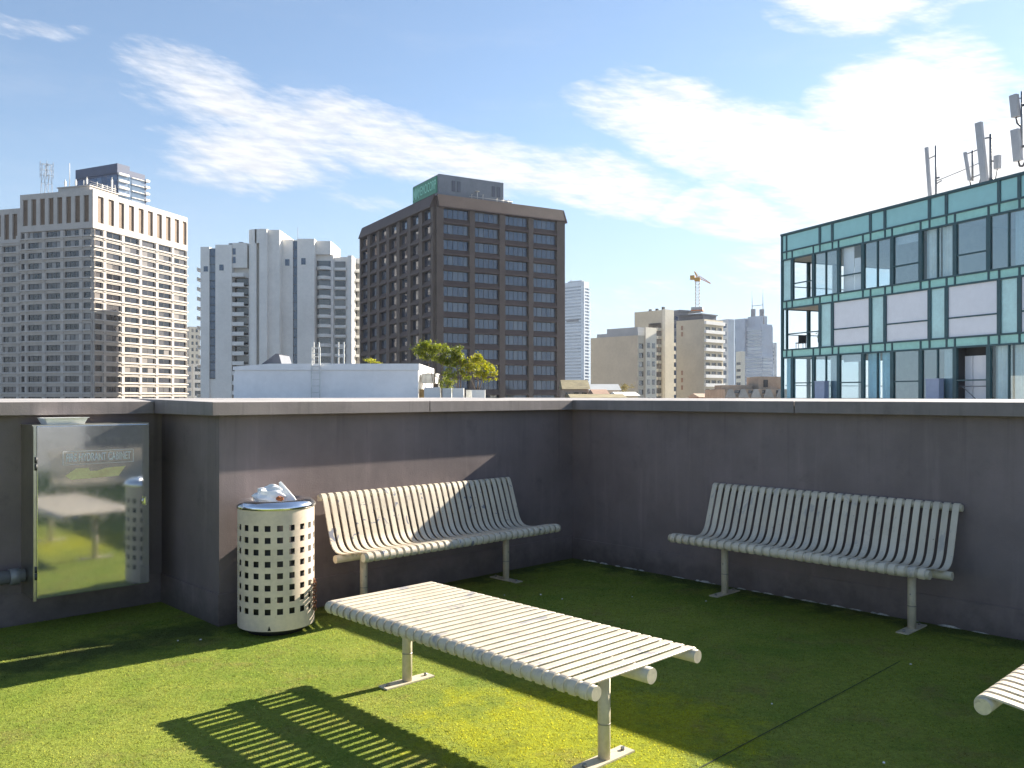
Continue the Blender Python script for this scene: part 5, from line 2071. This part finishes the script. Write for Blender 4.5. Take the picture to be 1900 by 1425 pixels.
q.prism([(7, 17, fz(585, Z)), (9, 17, fz(585, Z)), (9, 17, fz(570, Z)), (7, 17, fz(570, Z))], (0, 5, 0))
q.build('spire', 'slate_wall', th)
Z = 970
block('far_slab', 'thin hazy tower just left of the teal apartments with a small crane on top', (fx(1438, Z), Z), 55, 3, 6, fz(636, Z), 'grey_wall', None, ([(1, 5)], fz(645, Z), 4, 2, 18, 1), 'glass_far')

# crane
Z = 292
cr = thing('tower_crane', 'yellow and white tower crane standing on the cream balcony block', 'crane', (fx(1297, Z), Z + 2.5, fz(577, Z)), R(-20))
q = MB()
q.box(-1.9, 1.9, -1.9, 1.9, 0, 1.4)
q.build('platform', 'grey_wall', cr)
q = MB()
q.box(-1.95, 1.95, -1.95, 1.95, 0.1, .5)
q.build('guard', 'crane_orange', cr)
H = fz(520, Z) - fz(577, Z)
q = MB()
lattice(q, 0, 0, 1.4, H, 1.3, 1.3, 8, .09)
q.build('mast', 'crane_white', cr)
q = MB()
q.box(-.9, .9, -.9, .9, H, H + 1.2)
q.build('cab', 'crane_yellow', cr)
q = MB()
q.tube((0, 0, H + 1.2), (-1.0, 0, H + 3.4), .22, seg=6)
q.tube((.8, 0, H + 1.0), (-1.0, 0, H + 3.4), .12, seg=6)
q.box(-2.4, -.9, -.8, .8, H + .6, H + 2.0)
q.build('counter_jib', 'crane_yellow', cr)
q = MB()
for s_ in (-.4, .4):
    q.tube((.6, s_, H + 1.0), (4.4, s_, H - 1.0), .11, seg=5)
q.tube((.6, 0, H + 1.7), (4.4, 0, H - .8), .10, seg=5)
for i in range(7):
    f_ = i / 7
    q.tube((.6 + 3.8 * f_, -.4, H + 1 - 2 * f_), (.6 + 3.8 * (f_ + .14), .4, H + 1 - 2 * (f_ + .14)), .05, seg=4)
    q.tube((.6 + 3.8 * f_, .4, H + 1 - 2 * f_), (.6 + 3.8 * f_ + .3, 0, H + 1.6 - 2.5 * f_ - .1), .05, seg=4)
q.tube((-1.0, 0, H + 3.4), (4.0, 0, H - .5), .04, seg=4)
q.build('jib', 'crane_orange', cr)


# low roofs just above the parapet
def house(name, label, px0, px1, Z, py_eave, py_ridge, wall, roof, dep=10, wn=3):
    x0, x1 = fx(px0, Z), fx(px1, Z)
    w = x1 - x0
    th = thing(name, label, 'house', (x0, Z, GZ), 0)
    ze, zr_ = fz(py_eave, Z), fz(py_ridge, Z)
    boxes(th, 'wall', wall, [(0, w, 0, dep, GZ, ze)])
    q = MB(GZ)
    q.prism([(-.3, -.4, ze + .01), (-.3, dep / 2, zr_), (-.3, dep + .4, ze + .01)], (w + .6, 0, 0))
    q.build('roof', roof, th)
    for i in range(wn):
        q = MB(GZ)
        c = w * (i + .5) / wn
        q.box(c - .45, c + .45, -.06, -.01, ze - 2.0, ze - .6)
        q.box(c - .55, c + .55, -.12, -.01, ze - 2.12, ze - 2.01, 1)
        q.build('window', ['glass_dark', 'white_frame'], th)
    return th


house('house', 'low house with an olive tiled roof at the foot of the brown office tower', 1046, 1092, 150, 722, 704, 'sandstone', 'roof_tile')
house('house', 'small pale house with a flat pitched roof in front of the beige block', 1088, 1150, 170, 724, 712, 'cream_wall', 'grey_wall', wn=5)
house('house', 'small brick house with a rusty roof left of the pale gable house', 1104, 1128, 140, 731, 722, 'brick', 'brick', wn=2)
house('house', 'long low house with an earth brown roof touching the parapet line', 1062, 1160, 120, 738, 731, 'sandstone', 'roof_tile', wn=6)
house('house', 'small cream house with a white gable in front of the beige block', 1148, 1184, 125, 734, 727, 'cream_wall', 'white_band', wn=2)
house('house', 'long terracotta roofed house in front of the cream balcony block', 1300, 1352, 150, 737, 730, 'brick', 'sandstone', wn=4)
t_ = tree('street_tree', 'bare grey tree crown showing above low roofs by the beige block', fx(1140, 180), 180, GZ, [[.5, (0, 0, 0), (0, 0, 30), (.5, 0, 39)], [.3, (0, 0, 28), (2, 0, 38), (3, 0, 42)], [.3, (0, 0, 28), (-2, 0, 37), (-2.5, 0, 41)]],
          [(0, 0, 42, 1.5), (2, 0, 43, 1.3), (-2, 0, 42, 1.2), (3.3, 0, 41.5, 1.0)], 'leaf_dry', 8, .35, 41, None)
Z = 135
loc_ = (fx(1345, Z), Z, GZ)
th = thing('brick_block', 'tan brick building with a sawtooth parapet left of the teal apartments', 'building', loc_, 0)
wd = fx(1462, Z) - fx(1345, Z)
boxes(th, 'wall', 'sandstone', [(0, wd, 0, 14, GZ, fz(722, Z))])
q = MB(GZ)
for i in range(5):
    x = wd * i / 5
    q.prism([(x, -.5, fz(738, Z)), (x + wd / 5 * .85, -.5, fz(738, Z)), (x + wd / 5 * .55, -.5, fz(722, Z)), (x + wd / 5 * .25, -.5, fz(722, Z))], (0, .48, 0))
q.build('parapet', 'concrete', th)
boxes(th, 'roof_room', 'sandstone', [(wd * .62, wd * .98, 3, 10, fz(722, Z), fz(698, Z)), (wd * .05, wd * .55, 4, 9, fz(722, Z), fz(714, Z))])
boxes(th, 'doorway', 'dark_frame', [(wd * .70, wd * .77, 2.9, 2.99, fz(718, Z), fz(704, Z))])
q = MB(GZ)
for i in range(4):
    x = wd * (.15 + .22 * i)
    q = MB(GZ)
    q.box(x, x + .9, -.05, -.01, fz(730, Z), fz(724, Z))
    q.build('window', 'glass_dark', th)

# ================================================================== AIR
hz = MB()
hz.box(-1520, 1520, -1520, 1520, GZ - 1, 150)
hm = bpy.data.materials.new('haze')
hm.use_nodes = True
HN = Nodes(hm.node_tree)
pv = HN.n('ShaderNodeVolumePrincipled')
pv.inputs['Color'].default_value = (0.80, 0.88, 1.0, 1)
pv.inputs['Density'].default_value = 0.0001
pv.inputs['Anisotropy'].default_value = 0.3
ho = HN.n('ShaderNodeOutputMaterial')
hm.node_tree.links.new(pv.outputs[0], ho.inputs['Volume'])
MATS['haze'] = hm
o = hz.build('haze', 'haze')
tag(o, kind='stuff')
